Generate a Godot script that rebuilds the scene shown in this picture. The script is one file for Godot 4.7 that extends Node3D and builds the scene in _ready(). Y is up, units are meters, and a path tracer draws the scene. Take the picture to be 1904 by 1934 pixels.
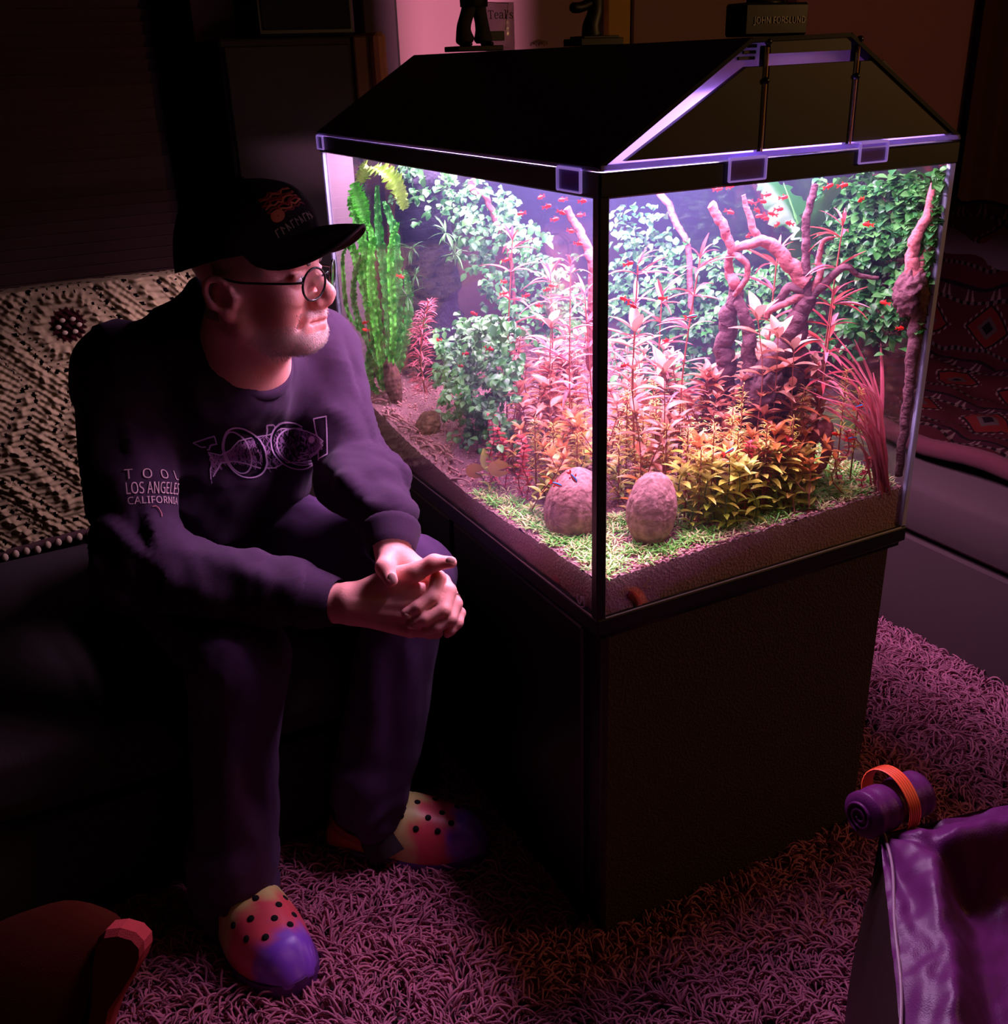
extends Node3D
# A man sitting beside a planted aquarium in a dark living room. World: x along the short glass face, -z along the long one, tank corner at x = 0, z = 0.

const CP := Vector3(-0.6585, 1.3171, 1.0141)
const CR := Vector3(0.88222, -0.03160, 0.46978)
const CU := Vector3(0.21517, 0.91491, -0.34253)
const CF := Vector3(0.41899, -0.40327, -0.81397)
const FPX := 1932.57
const TL := 0.978      # tank length, along -z
const TW := 0.578      # tank width, along x
const TB := 0.5985     # underside of the tank
const TT := 1.1985     # top of its rim
var rng := RandomNumberGenerator.new()
var used := {}
var tex := {}
var M := {}
var nz := FastNoiseLite.new()
var nz2 := FastNoiseLite.new()

# ------------------------------------------------------------------ survey: sight lines of the photograph turned into points of the room
func ray(px: float, py: float) -> Vector3:
	return CF + CR * ((px - 952.0) / FPX) - CU * ((py - 967.0) / FPX)
func at(px: float, py: float, d: float) -> Vector3:
	return CP + ray(px, py) * d
func on_x(px: float, py: float, x: float) -> Vector3:
	var r := ray(px, py); return CP + r * ((x - CP.x) / r.x)
func on_y(px: float, py: float, y: float) -> Vector3:
	var r := ray(px, py); return CP + r * ((y - CP.y) / r.y)
func on_z(px: float, py: float, z: float) -> Vector3:
	var r := ray(px, py); return CP + r * ((z - CP.z) / r.z)
func tank(px: float, py: float, t: float) -> Vector3:     # t = 0 at the near glass, 1 at the far glass
	var r := ray(px, py)
	var near: float = maxf((0.008 - CP.x) / r.x, (-0.008 - CP.z) / r.z)
	var far: float = minf((TW - 0.012 - CP.x) / r.x, (-TL + 0.012 - CP.z) / r.z)
	return CP + r * lerpf(near, far, t)
func soil_y(x: float, z: float) -> float:
	var d := minf(clampf(x / 0.4, 0, 1), 1.0)
	var e := clampf(-z / 0.7, 0, 1)
	return 0.676 + 0.03 * d * e + 0.012 * clampf(x / 0.55, 0, 1) + 0.03 * smoothstep(0.6, 0.95, -z) - 0.016 * exp(-pow((z + 0.36) / 0.2, 2) - x * x / 0.03) + 0.004 * nz.get_noise_3d(x * 300, 0, z * 300)

# ------------------------------------------------------------------ mesh builder
class MB:
	var v := PackedVector3Array()
	var u := PackedVector2Array()
	var c := PackedColorArray()
	var ix := PackedInt32Array()
	var col := Color(1, 1, 1)
	func p(a: Vector3, t := Vector2.ZERO) -> int:
		v.append(a); u.append(t); c.append(col); return v.size() - 1
	func tri(a: int, b: int, d: int) -> void:
		ix.append(a); ix.append(b); ix.append(d)
	func quad(a: int, b: int, d: int, e: int) -> void:
		tri(a, b, d); tri(a, d, e)
	func fix(i0: int) -> void:          # turn a closed piece right side out
		var s := 0.0
		var o := v[ix[i0]]
		for i in range(i0, ix.size(), 3):
			s += (v[ix[i]] - o).dot((v[ix[i + 1]] - o).cross(v[ix[i + 2]] - o))
		if s > 0:
			for i in range(i0, ix.size(), 3):
				var t := ix[i + 1]; ix[i + 1] = ix[i + 2]; ix[i + 2] = t
	func rings(rs: Array, cap := true) -> void:   # rs: arrays of points, all of one length, closed round
		var i0 := ix.size()
		var n: int = rs[0].size()
		var b := v.size()
		for k in rs.size():
			for j in n:
				p(rs[k][j], Vector2(float(j) / n, float(k) / maxf(rs.size() - 1, 1)))
		for k in rs.size() - 1:
			for j in n:
				var q := (j + 1) % n
				quad(b + k * n + j, b + k * n + q, b + (k + 1) * n + q, b + (k + 1) * n + j)
		if cap:
			for e in [0, rs.size() - 1]:
				var m := Vector3.ZERO
				for j in n: m += rs[e][j]
				var ci := p(m / n)
				for j in n:
					var q := (j + 1) % n
					if e == 0: tri(ci, b + q, b + j)
					else: tri(ci, b + e * n + j, b + e * n + q)
		fix(i0)
	func tube(pts: Array, rad: Array, sides := 8, flat := 1.0, side := Vector3.ZERO) -> void:
		var rs := []
		var nrm := side
		for k in pts.size():
			var t: Vector3 = (pts[mini(k + 1, pts.size() - 1)] - pts[maxi(k - 1, 0)]).normalized()
			if nrm.length() < 0.1:
				nrm = Vector3.UP if absf(t.y) < 0.8 else Vector3.RIGHT
			nrm = (nrm - t * nrm.dot(t)).normalized()
			var bn := t.cross(nrm)
			var r: float = rad[mini(k, rad.size() - 1)]
			var ring := []
			for j in sides:
				var a := TAU * j / sides
				ring.append(pts[k] + nrm * (cos(a) * r) + bn * (sin(a) * r * flat))
			rs.append(ring)
		rings(rs)
	func box(ctr: Vector3, half: Vector3, bs := Basis(), bev := 0.002) -> void:
		bev = minf(bev, minf(half.x, minf(half.y, half.z)) * 0.9)
		var i0 := ix.size()
		var inn := half - Vector3.ONE * bev
		var pt := func(s: Vector3, ax: int) -> Vector3:
			var q := s * inn
			q[ax] = s[ax] * half[ax]
			return ctr + bs * q
		for ax in 3:
			var b1 := (ax + 1) % 3
			var b2 := (ax + 2) % 3
			for sg in [-1.0, 1.0]:
				var ids := []
				for k in [[-1, -1], [1, -1], [1, 1], [-1, 1]]:
					var s := Vector3.ZERO
					s[ax] = sg; s[b1] = k[0]; s[b2] = k[1]
					ids.append(p(pt.call(s, ax), Vector2(k[0], k[1]) * 0.5 + Vector2(0.5, 0.5)))
				if sg > 0: quad(ids[0], ids[3], ids[2], ids[1])
				else: quad(ids[0], ids[1], ids[2], ids[3])
			for s1 in [-1.0, 1.0]:
				for s2 in [-1.0, 1.0]:
					var ids := []
					for k in [[-1.0, b1], [1.0, b1], [1.0, b2], [-1.0, b2]]:
						var s := Vector3.ZERO
						s[ax] = k[0]; s[b1] = s1; s[b2] = s2
						ids.append(p(pt.call(s, k[1])))
					if s1 * s2 > 0: quad(ids[0], ids[3], ids[2], ids[1])
					else: quad(ids[0], ids[1], ids[2], ids[3])
		for sx in [-1.0, 1.0]:
			for sy in [-1.0, 1.0]:
				for sz in [-1.0, 1.0]:
					var s := Vector3(sx, sy, sz)
					var a := p(pt.call(s, 0)); var b := p(pt.call(s, 1)); var d := p(pt.call(s, 2))
					if sx * sy * sz > 0: tri(a, d, b)
					else: tri(a, b, d)
		# right side out, whatever the basis
		fix(i0)
	func ell(ctr: Vector3, bs: Basis, nu := 16, nv := 10, rough = null) -> void:
		var rs := []
		for k in nv + 1:
			var th := PI * (0.02 + 0.96 * k / nv)
			var ring := []
			for j in nu:
				var ph := TAU * j / nu
				var d := Vector3(sin(th) * cos(ph), cos(th), sin(th) * sin(ph))
				if rough != null: d *= rough.call(d)
				ring.append(ctr + bs * d)
			rs.append(ring)
		rings(rs)
	func prism(poly: Array, x: Transform3D, depth: float, bev := 0.0) -> void:   # outline in x's xy plane, extruded along its +z
		var cen := Vector2.ZERO
		for q in poly: cen += q
		cen /= poly.size()
		var rs := []
		for lay in ([[0.0, bev], [bev, 0.0], [depth - bev, 0.0], [depth, bev]] if bev > 0 else [[0.0, 0.0], [depth, 0.0]]):
			var ring := []
			for q in poly:
				var w: Vector2 = q
				if lay[1] > 0: w = q - (q - cen).normalized() * lay[1]
				ring.append(x * Vector3(w.x, w.y, lay[0]))
			rs.append(ring)
		var i0 := ix.size()
		var n := poly.size()
		for k in rs.size() - 1:
			for j in n:
				var q := (j + 1) % n
				quad(p(rs[k][j]), p(rs[k][q]), p(rs[k + 1][q]), p(rs[k + 1][j]))
		var pk := PackedVector2Array(poly)
		var tr := Geometry2D.triangulate_polygon(pk)
		var up := pk if not Geometry2D.is_polygon_clockwise(pk) else pk
		for e in [0, rs.size() - 1]:
			var b := v.size()
			for j in n: p(rs[e][j])
			for i in range(0, tr.size(), 3):
				# walls run ring 0 -> last with the outline's own sense; caps must agree with it
				var ccw: bool = (up[tr[i + 1]] - up[tr[i]]).cross(up[tr[i + 2]] - up[tr[i]]) > 0
				var wall_ccw: bool = not Geometry2D.is_polygon_clockwise(up)
				var same: bool = ccw == wall_ccw
				if (e == 0) == same: tri(b + tr[i], b + tr[i + 2], b + tr[i + 1])
				else: tri(b + tr[i], b + tr[i + 1], b + tr[i + 2])
		fix(i0)
	func leaf(base: Vector3, dir: Vector3, up: Vector3, length: float, width: float, bend := 0.3, fold := 0.25, segs := 5, shape := 0.45, wave := 0.0) -> void:
		dir = dir.normalized()
		up = (up - dir * up.dot(dir)).normalized()
		var side := dir.cross(up)
		var b := v.size()
		for k in segs + 1:
			var t := float(k) / segs
			var w := width * 0.5 * pow(sin(PI * pow(clampf(t * 0.97 + 0.015, 0, 1), log(0.5) / log(shape))), 0.9)
			var q := base + dir * (length * t * (1.0 - 0.25 * absf(bend) * t)) - up * (bend * length * t * t * 0.5)
			var wv := wave * width * sin(k * 2.4)
			p(q + side * w + up * (w * fold * 2 + wv), Vector2(0, t)); p(q, Vector2(0.5, t)); p(q - side * w + up * (w * fold * 2 - wv), Vector2(1, t))
		for k in segs:
			var a := b + k * 3
			quad(a, a + 1, a + 4, a + 3); quad(a + 1, a + 2, a + 5, a + 4)
	func grid(nu: int, nv: int, fn: Callable, hole = null) -> void:
		var b := v.size()
		for j in nv + 1:
			for i in nu + 1:
				p(fn.call(float(i) / nu, float(j) / nv), Vector2(float(i) / nu, float(j) / nv))
		for j in nv:
			for i in nu:
				if hole != null and hole.call((i + 0.5) / nu, (j + 0.5) / nv): continue
				var a := b + j * (nu + 1) + i
				quad(a, a + 1, a + nu + 2, a + nu + 1)
	func normals() -> PackedVector3Array:
		var n := PackedVector3Array(); n.resize(v.size())
		for i in range(0, ix.size(), 3):
			var a := ix[i]; var b := ix[i + 1]; var d := ix[i + 2]
			var f := (v[d] - v[a]).cross(v[b] - v[a])
			n[a] += f; n[b] += f; n[d] += f
		for i in n.size():
			n[i] = n[i].normalized() if n[i].length_squared() > 1e-24 else Vector3.UP
		return n
	func mesh() -> ArrayMesh:
		var a := []; a.resize(Mesh.ARRAY_MAX)
		a[Mesh.ARRAY_VERTEX] = v; a[Mesh.ARRAY_NORMAL] = normals(); a[Mesh.ARRAY_TEX_UV] = u; a[Mesh.ARRAY_COLOR] = c; a[Mesh.ARRAY_INDEX] = ix
		var m := ArrayMesh.new(); m.add_surface_from_arrays(Mesh.PRIMITIVE_TRIANGLES, a); return m

# ------------------------------------------------------------------ a distance field on a grid, meshed with surface nets
class Field:
	var lo: Vector3
	var h: float
	var nx: int
	var ny: int
	var nzz: int
	var f := PackedFloat32Array()
	func _init(a: Vector3, b: Vector3, cell: float) -> void:
		lo = a; h = cell
		nx = int((b.x - a.x) / h) + 2; ny = int((b.y - a.y) / h) + 2; nzz = int((b.z - a.z) / h) + 2
		f.resize(nx * ny * nzz); f.fill(1.0)
	func span(a: Vector3, b: Vector3) -> Array:
		var i := (a - lo) / h
		var j := (b - lo) / h
		return [clampi(int(i.x), 0, nx - 1), clampi(int(j.x) + 1, 0, nx - 1), clampi(int(i.y), 0, ny - 1), clampi(int(j.y) + 1, 0, ny - 1), clampi(int(i.z), 0, nzz - 1), clampi(int(j.z) + 1, 0, nzz - 1)]
	func put(id: int, d: float, k: float, sub: bool) -> void:
		var o := f[id]
		if sub:
			var e := -d
			var hh := maxf(k - absf(o - e), 0.0)
			f[id] = maxf(o, e) + hh * hh * 0.25 / k
		else:
			var hh := maxf(k - absf(o - d), 0.0)
			f[id] = minf(o, d) - hh * hh * 0.25 / k
	func cap(a: Vector3, b: Vector3, ra: float, rb: float, k := 0.02, sub := false) -> void:
		var e := Vector3.ONE * (maxf(ra, rb) + k + h * 2.0)
		var s := span(a.min(b) - e, a.max(b) + e)
		var ab := b - a
		var q := 1.0 / maxf(ab.length_squared(), 1e-9)
		for z in range(s[4], s[5] + 1):
			for y in range(s[2], s[3] + 1):
				var id: int = (z * ny + y) * nx + s[0]
				var w := Vector3(lo.x + s[0] * h, lo.y + y * h, lo.z + z * h) - a
				for x in range(s[0], s[1] + 1):
					var t := clampf(w.dot(ab) * q, 0.0, 1.0)
					put(id, (w - ab * t).length() - lerpf(ra, rb, t), k, sub)
					id += 1
					w.x += h
	func ell(ctr: Vector3, r: Vector3, k := 0.02, bs := Basis(), sub := false) -> void:
		var m := maxf(r.x, maxf(r.y, r.z)) + k + h * 2.0
		var s := span(ctr - Vector3.ONE * m, ctr + Vector3.ONE * m)
		var iv := bs.transposed()
		for z in range(s[4], s[5] + 1):
			for y in range(s[2], s[3] + 1):
				var id: int = (z * ny + y) * nx + s[0]
				var w := Vector3(lo.x + s[0] * h, lo.y + y * h, lo.z + z * h) - ctr
				for x in range(s[0], s[1] + 1):
					var g := (iv * w) / r
					var k0 := g.length()
					var k1 := (g / r).length()
					put(id, k0 * (k0 - 1.0) / maxf(k1, 1e-6), k, sub)
					id += 1
					w.x += h
	func to(m: MB) -> void:
		var cells := PackedInt32Array(); cells.resize(f.size()); cells.fill(-1)
		var off := [0, 1, nx, nx + 1, nx * ny, nx * ny + 1, nx * ny + nx, nx * ny + nx + 1]
		var edges := [[0, 1], [2, 3], [4, 5], [6, 7], [0, 2], [1, 3], [4, 6], [5, 7], [0, 4], [1, 5], [2, 6], [3, 7]]
		var sl := nx * ny
		for z in nzz - 1:
			for y in ny - 1:
				var id := (z * ny + y) * nx
				for x in nx - 1:
					var g := f[id]
					if g > h * 3.0 or g < -h * 3.0:
						id += 1
						continue
					var neg := int(g < 0) + int(f[id + 1] < 0) + int(f[id + nx] < 0) + int(f[id + nx + 1] < 0) + int(f[id + sl] < 0) + int(f[id + sl + 1] < 0) + int(f[id + sl + nx] < 0) + int(f[id + sl + nx + 1] < 0)
					if neg > 0 and neg < 8:
						var acc := Vector3.ZERO
						var n := 0
						for e in edges:
							var a: float = f[id + off[e[0]]]
							var b: float = f[id + off[e[1]]]
							if (a < 0) != (b < 0):
								var t := a / (a - b)
								var i: int = e[0]
								var j: int = e[1]
								acc += Vector3(lerpf(i & 1, j & 1, t), lerpf((i >> 1) & 1, (j >> 1) & 1, t), lerpf(i >> 2, j >> 2, t))
								n += 1
						cells[id] = m.p(lo + (Vector3(x, y, z) + acc / n) * h)
					id += 1
		for z in range(1, nzz - 1):
			for y in range(1, ny - 1):
				var id := (z * ny + y) * nx
				for x in range(1, nx - 1):
					var q := id + x
					if cells[q] < 0 and cells[q - 1] < 0 and cells[q - nx] < 0 and cells[q - sl] < 0: continue
					var s := f[q] < 0
					if s != (f[q + 1] < 0): face(m, cells[q], cells[q - nx], cells[q - nx - sl], cells[q - sl], s)
					if s != (f[q + nx] < 0): face(m, cells[q], cells[q - sl], cells[q - sl - 1], cells[q - 1], s)
					if s != (f[q + sl] < 0): face(m, cells[q], cells[q - 1], cells[q - 1 - nx], cells[q - nx], s)
	func face(m: MB, a: int, b: int, c: int, d: int, s: bool) -> void:
		if a < 0 or b < 0 or c < 0 or d < 0: return
		if s: m.quad(a, d, c, b)
		else: m.quad(a, b, c, d)

# ------------------------------------------------------------------ naming
func numbered(called: String) -> String:
	used[called] = used.get(called, 0) + 1
	return called if used[called] == 1 else "%s_%03d" % [called, used[called] - 1]
func thing(called: String, label: String, category: String, pos := Vector3.ZERO, group := "", kind := "") -> Node3D:
	var o := Node3D.new(); o.name = numbered(called); add_child(o, true); o.position = pos
	return tag(o, label, category, group, kind)
func tag(o: Node3D, label: String, category: String, group := "", kind := "") -> Node3D:
	o.set_meta("label", label); o.set_meta("category", category)
	if group: o.set_meta("group", group)
	if kind: o.set_meta("kind", kind)
	return o
func part(called: String, mesh, mat: Material, parent: Node3D = null, label := "") -> MeshInstance3D:
	var o := MeshInstance3D.new()
	if parent == null: o.name = numbered(called)
	else: o.name = called
	var me: Mesh = mesh.mesh() if mesh is MB else mesh
	o.mesh = me
	o.material_override = mat
	(parent if parent else self).add_child(o, true)
	if parent:      # meshes are built in world space; the thing's node stands at its base
		var off := Vector3.ZERO
		var q: Node = parent
		while q != self:
			off += (q as Node3D).position
			q = q.get_parent()
		o.position = -off
	if label: o.set_meta("label", label)
	return o
func struct(called: String, mesh, mat: Material) -> MeshInstance3D:
	var o := part(called, mesh, mat); o.set_meta("kind", "structure"); return o

# ------------------------------------------------------------------ materials
func mat(col: Color, rough := 0.6, metal := 0.0, spec := 0.5) -> StandardMaterial3D:
	var m := StandardMaterial3D.new(); m.albedo_color = col; m.roughness = rough; m.metallic = metal; m.metallic_specular = spec; return m
func noise_tex(freq: float, normal := false, octaves := 4, strength := 8.0, kind := FastNoiseLite.TYPE_SIMPLEX_SMOOTH, lo := Color.BLACK, hi := Color.WHITE, sz := 512) -> NoiseTexture2D:
	var n := FastNoiseLite.new(); n.noise_type = kind; n.frequency = freq; n.fractal_octaves = octaves; n.seed = 7
	var t := NoiseTexture2D.new(); t.width = sz; t.height = sz; t.seamless = true; t.noise = n
	t.as_normal_map = normal; t.bump_strength = strength
	if not normal:
		var g := Gradient.new(); g.set_color(0, lo); g.set_color(1, hi); t.color_ramp = g
	return t
func tri(m: StandardMaterial3D, scale: float, world := true) -> StandardMaterial3D:
	m.uv1_triplanar = true; m.uv1_world_triplanar = world; m.uv1_scale = Vector3.ONE * scale; return m
func bumpy(m: StandardMaterial3D, t: Texture2D, strength := 1.0) -> StandardMaterial3D:
	m.normal_enabled = true; m.normal_texture = t; m.normal_scale = strength; return m
func vcol(m: StandardMaterial3D) -> StandardMaterial3D:
	m.vertex_color_use_as_albedo = true; return m
func lin(r: float, g: float, b: float) -> Color:
	return Color(r, g, b).srgb_to_linear()
func rr(a: float, b: float) -> float:
	return rng.randf_range(a, b)
func frame(dir: Vector3, up: Vector3) -> Basis:       # y along dir
	var y := dir.normalized()
	var x := up.cross(y).normalized()
	if x.length() < 0.1: x = Vector3.RIGHT
	return Basis(x, y, x.cross(y))
func spline(pts: Array, steps: int) -> Array:
	var c := Curve3D.new()
	for i in pts.size():
		var t: Vector3 = (pts[mini(i + 1, pts.size() - 1)] - pts[maxi(i - 1, 0)]) / 6.0
		c.add_point(pts[i], -t, t)
	var out := []
	for k in steps + 1: out.append(c.samplef(float(k) / steps * (pts.size() - 1)))
	return out
func taper(a: float, b: float, steps: int) -> Array:
	var out := []
	for k in steps + 1: out.append(lerpf(a, b, float(k) / steps))
	return out
func inside(q: Vector2, poly: Array) -> bool:
	return Geometry2D.is_point_in_polygon(q, PackedVector2Array(poly))
func blend(m: StandardMaterial3D, a: float) -> StandardMaterial3D:
	m.transparency = BaseMaterial3D.TRANSPARENCY_ALPHA; m.albedo_color.a = a; return m

# ==================================================================
func _ready() -> void:
	rng.seed = 11
	nz.seed = 3; nz.frequency = 1.0; nz.fractal_octaves = 2
	nz2.seed = 9; nz2.frequency = 1.0; nz2.fractal_octaves = 4
	var cam := Camera3D.new(); cam.name = "camera"; add_child(cam)
	cam.transform = Transform3D(Basis(CR, CU, -CF), CP)
	cam.fov = 53.164; cam.near = 0.05; cam.far = 30.0; cam.current = true
	var we := WorldEnvironment.new(); we.name = "surroundings"; add_child(we)
	var env := Environment.new(); we.environment = env
	env.background_mode = Environment.BG_COLOR; env.background_color = Color(0, 0, 0)
	env.tonemap_mode = Environment.TONE_MAPPER_LINEAR
	env.tonemap_exposure = 1.0
	env.sdfgi_enabled = true; env.ssao_enabled = true; env.ssil_enabled = true
	env.volumetric_fog_enabled = true; env.volumetric_fog_density = 0.0
	lights()
	materials()
	room()
	tank_body()
	hood()
	stand()
	sofa_left()
	sofa_right()
	person()
	armchair()
	front_corner()
	hood_top()
	aquascape()
	fishes()
	rug()

const LED := Color(0.98, 0.79, 1.0)     # sRGB tint of the aquarium lamp
func lights() -> void:
	# two broad LED bars inside the hood: glowing face and an area light of its size just below it
	for k in 2:
		var x: float = [0.19, 0.385][k]
		var t := thing("light_bar", ["broad flat aquarium light bar inside the hood, nearer the seated man", "broad flat aquarium light bar inside the hood, farther from the seated man"][k], "lamp", Vector3(x, 1.285, -0.49), "light bars under the aquarium hood")
		var m := MB.new(); m.box(Vector3(x, 1.286, -0.49), Vector3(0.052, 0.004, 0.455), Basis(), 0.002)
		part("housing", m, mat(Color(0.1, 0.1, 0.1), 0.4), t)
		var e := MB.new(); e.box(Vector3(x, 1.281, -0.49), Vector3(0.05, 0.001, 0.45), Basis(), 0.0004)
		var g := mat(Color(1, 1, 1)); g.emission_enabled = true; g.emission = LED; g.emission_energy_multiplier = 1.5
		part("diode_face", e, g, t)
		var l := AreaLight3D.new(); l.name = "bar_light"; t.add_child(l, true)
		l.area_size = Vector2(0.1, 0.9); l.rotation.x = -PI / 2; l.position = Vector3(0, 1.2785 - 1.285, 0)
		l.light_color = LED; l.light_energy = 2.8; l.area_range = 8.0; l.area_attenuation = 2.0; l.shadow_enabled = true
	# a spot added at the far end of the hood to light the back wall
	var cl := thing("added_wall_spot", "added spot light hidden at the far end of the hood to brighten the back wall", "lamp", Vector3(0.36, 1.225, -0.80))
	var ce := MB.new(); ce.ell(Vector3(0.36, 1.225, -0.80), Basis.from_scale(Vector3.ONE * 0.012), 12, 8)
	var cg := mat(Color(1, 1, 1)); cg.emission_enabled = true; cg.emission = Color(1, 0.68, 0.9); cg.emission_energy_multiplier = 1.0
	part("bulb", ce, cg, cl)  # glowing ball added with the spot, no real bulb sits here
	var dl := SpotLight3D.new(); dl.name = "bulb_light"; cl.add_child(dl)
	dl.look_at_from_position(Vector3(0.36, 1.225, -0.80), Vector3(1.0, 1.42, -2.5)); dl.position = Vector3.ZERO
	dl.light_color = Color(1, 0.68, 0.9); dl.light_energy = 5.5; dl.light_size = 0.012; dl.spot_angle = 32.0; dl.spot_angle_attenuation = 0.6; dl.spot_range = 8.0; dl.spot_attenuation = 2.0; dl.shadow_enabled = true
	# a dim warm lamp off to the right of the camera, outside the picture
	var L0 := Vector3(2.5, 1.75, 1.5)
	var w := thing("floor_lamp", "dim warm floor lamp off to the right of the camera, outside the frame", "lamp", Vector3(L0.x, 0, L0.z))
	var e := MB.new(); e.ell(L0, Basis.from_scale(Vector3.ONE * 0.05))
	var g := mat(Color(1, 1, 1)); g.emission_enabled = true; g.emission = Color(1, 0.6, 0.25); g.emission_energy_multiplier = 1.0
	part("bulb", e, g, w)
	var pm := MB.new(); pm.tube([Vector3(L0.x, 0, L0.z), Vector3(L0.x, 0.03, L0.z), Vector3(L0.x, 0.035, L0.z), L0 - Vector3(0, 0.05, 0)], [0.13, 0.12, 0.012, 0.012], 16)
	part("pole", pm, mat(Color(0.1, 0.1, 0.1)), w)
	var l := OmniLight3D.new(); l.name = "bulb_light"; w.add_child(l); l.position = Vector3(0, L0.y, 0)
	l.light_color = Color(1, 0.74, 0.46); l.light_energy = 0.8; l.light_size = 0.05; l.omni_range = 10; l.omni_attenuation = 2; l.shadow_enabled = true

func materials() -> void:
	tex.cloth = noise_tex(0.25, true, 3, 6.0)
	tex.rough = noise_tex(0.03, true, 5, 10.0)
	tex.grain = noise_tex(0.012, true, 5, 14.0)
	tex.cell = noise_tex(0.06, true, 3, 8.0, FastNoiseLite.TYPE_CELLULAR)
	tex.rockcol = noise_tex(0.02, false, 5, 1, FastNoiseLite.TYPE_SIMPLEX_SMOOTH, Color(0.45, 0.38, 0.36), Color(0.85, 0.76, 0.72))
	M.black = mat(Color(0.035, 0.035, 0.04), 0.45)
	M.gloss = mat(Color(0.025, 0.025, 0.03), 0.25)
	M.wallp = mat(Color(0.62, 0.48, 0.44), 0.9)
	M.dark = mat(Color(0.16, 0.12, 0.11), 0.8)
	M.skin = bumpy(tri(vcol(mat(Color(1, 1, 1), 0.5, 0, 0.4)), 14.0), tex.cell, 0.18)
	M.skin.subsurf_scatter_enabled = true; M.skin.subsurf_scatter_strength = 0.12
	M.shirt = bumpy(tri(mat(Color(0.22, 0.145, 0.225), 0.95, 0, 0.15), 9.0), tex.cloth, 0.5)
	M.shirt.rim_enabled = true; M.shirt.rim = 0.3
	M.pants = bumpy(tri(mat(Color(0.29, 0.19, 0.32), 0.95, 0, 0.15), 9.0), tex.cloth, 0.5)
	M.pants.rim_enabled = true; M.pants.rim = 0.3

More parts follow.
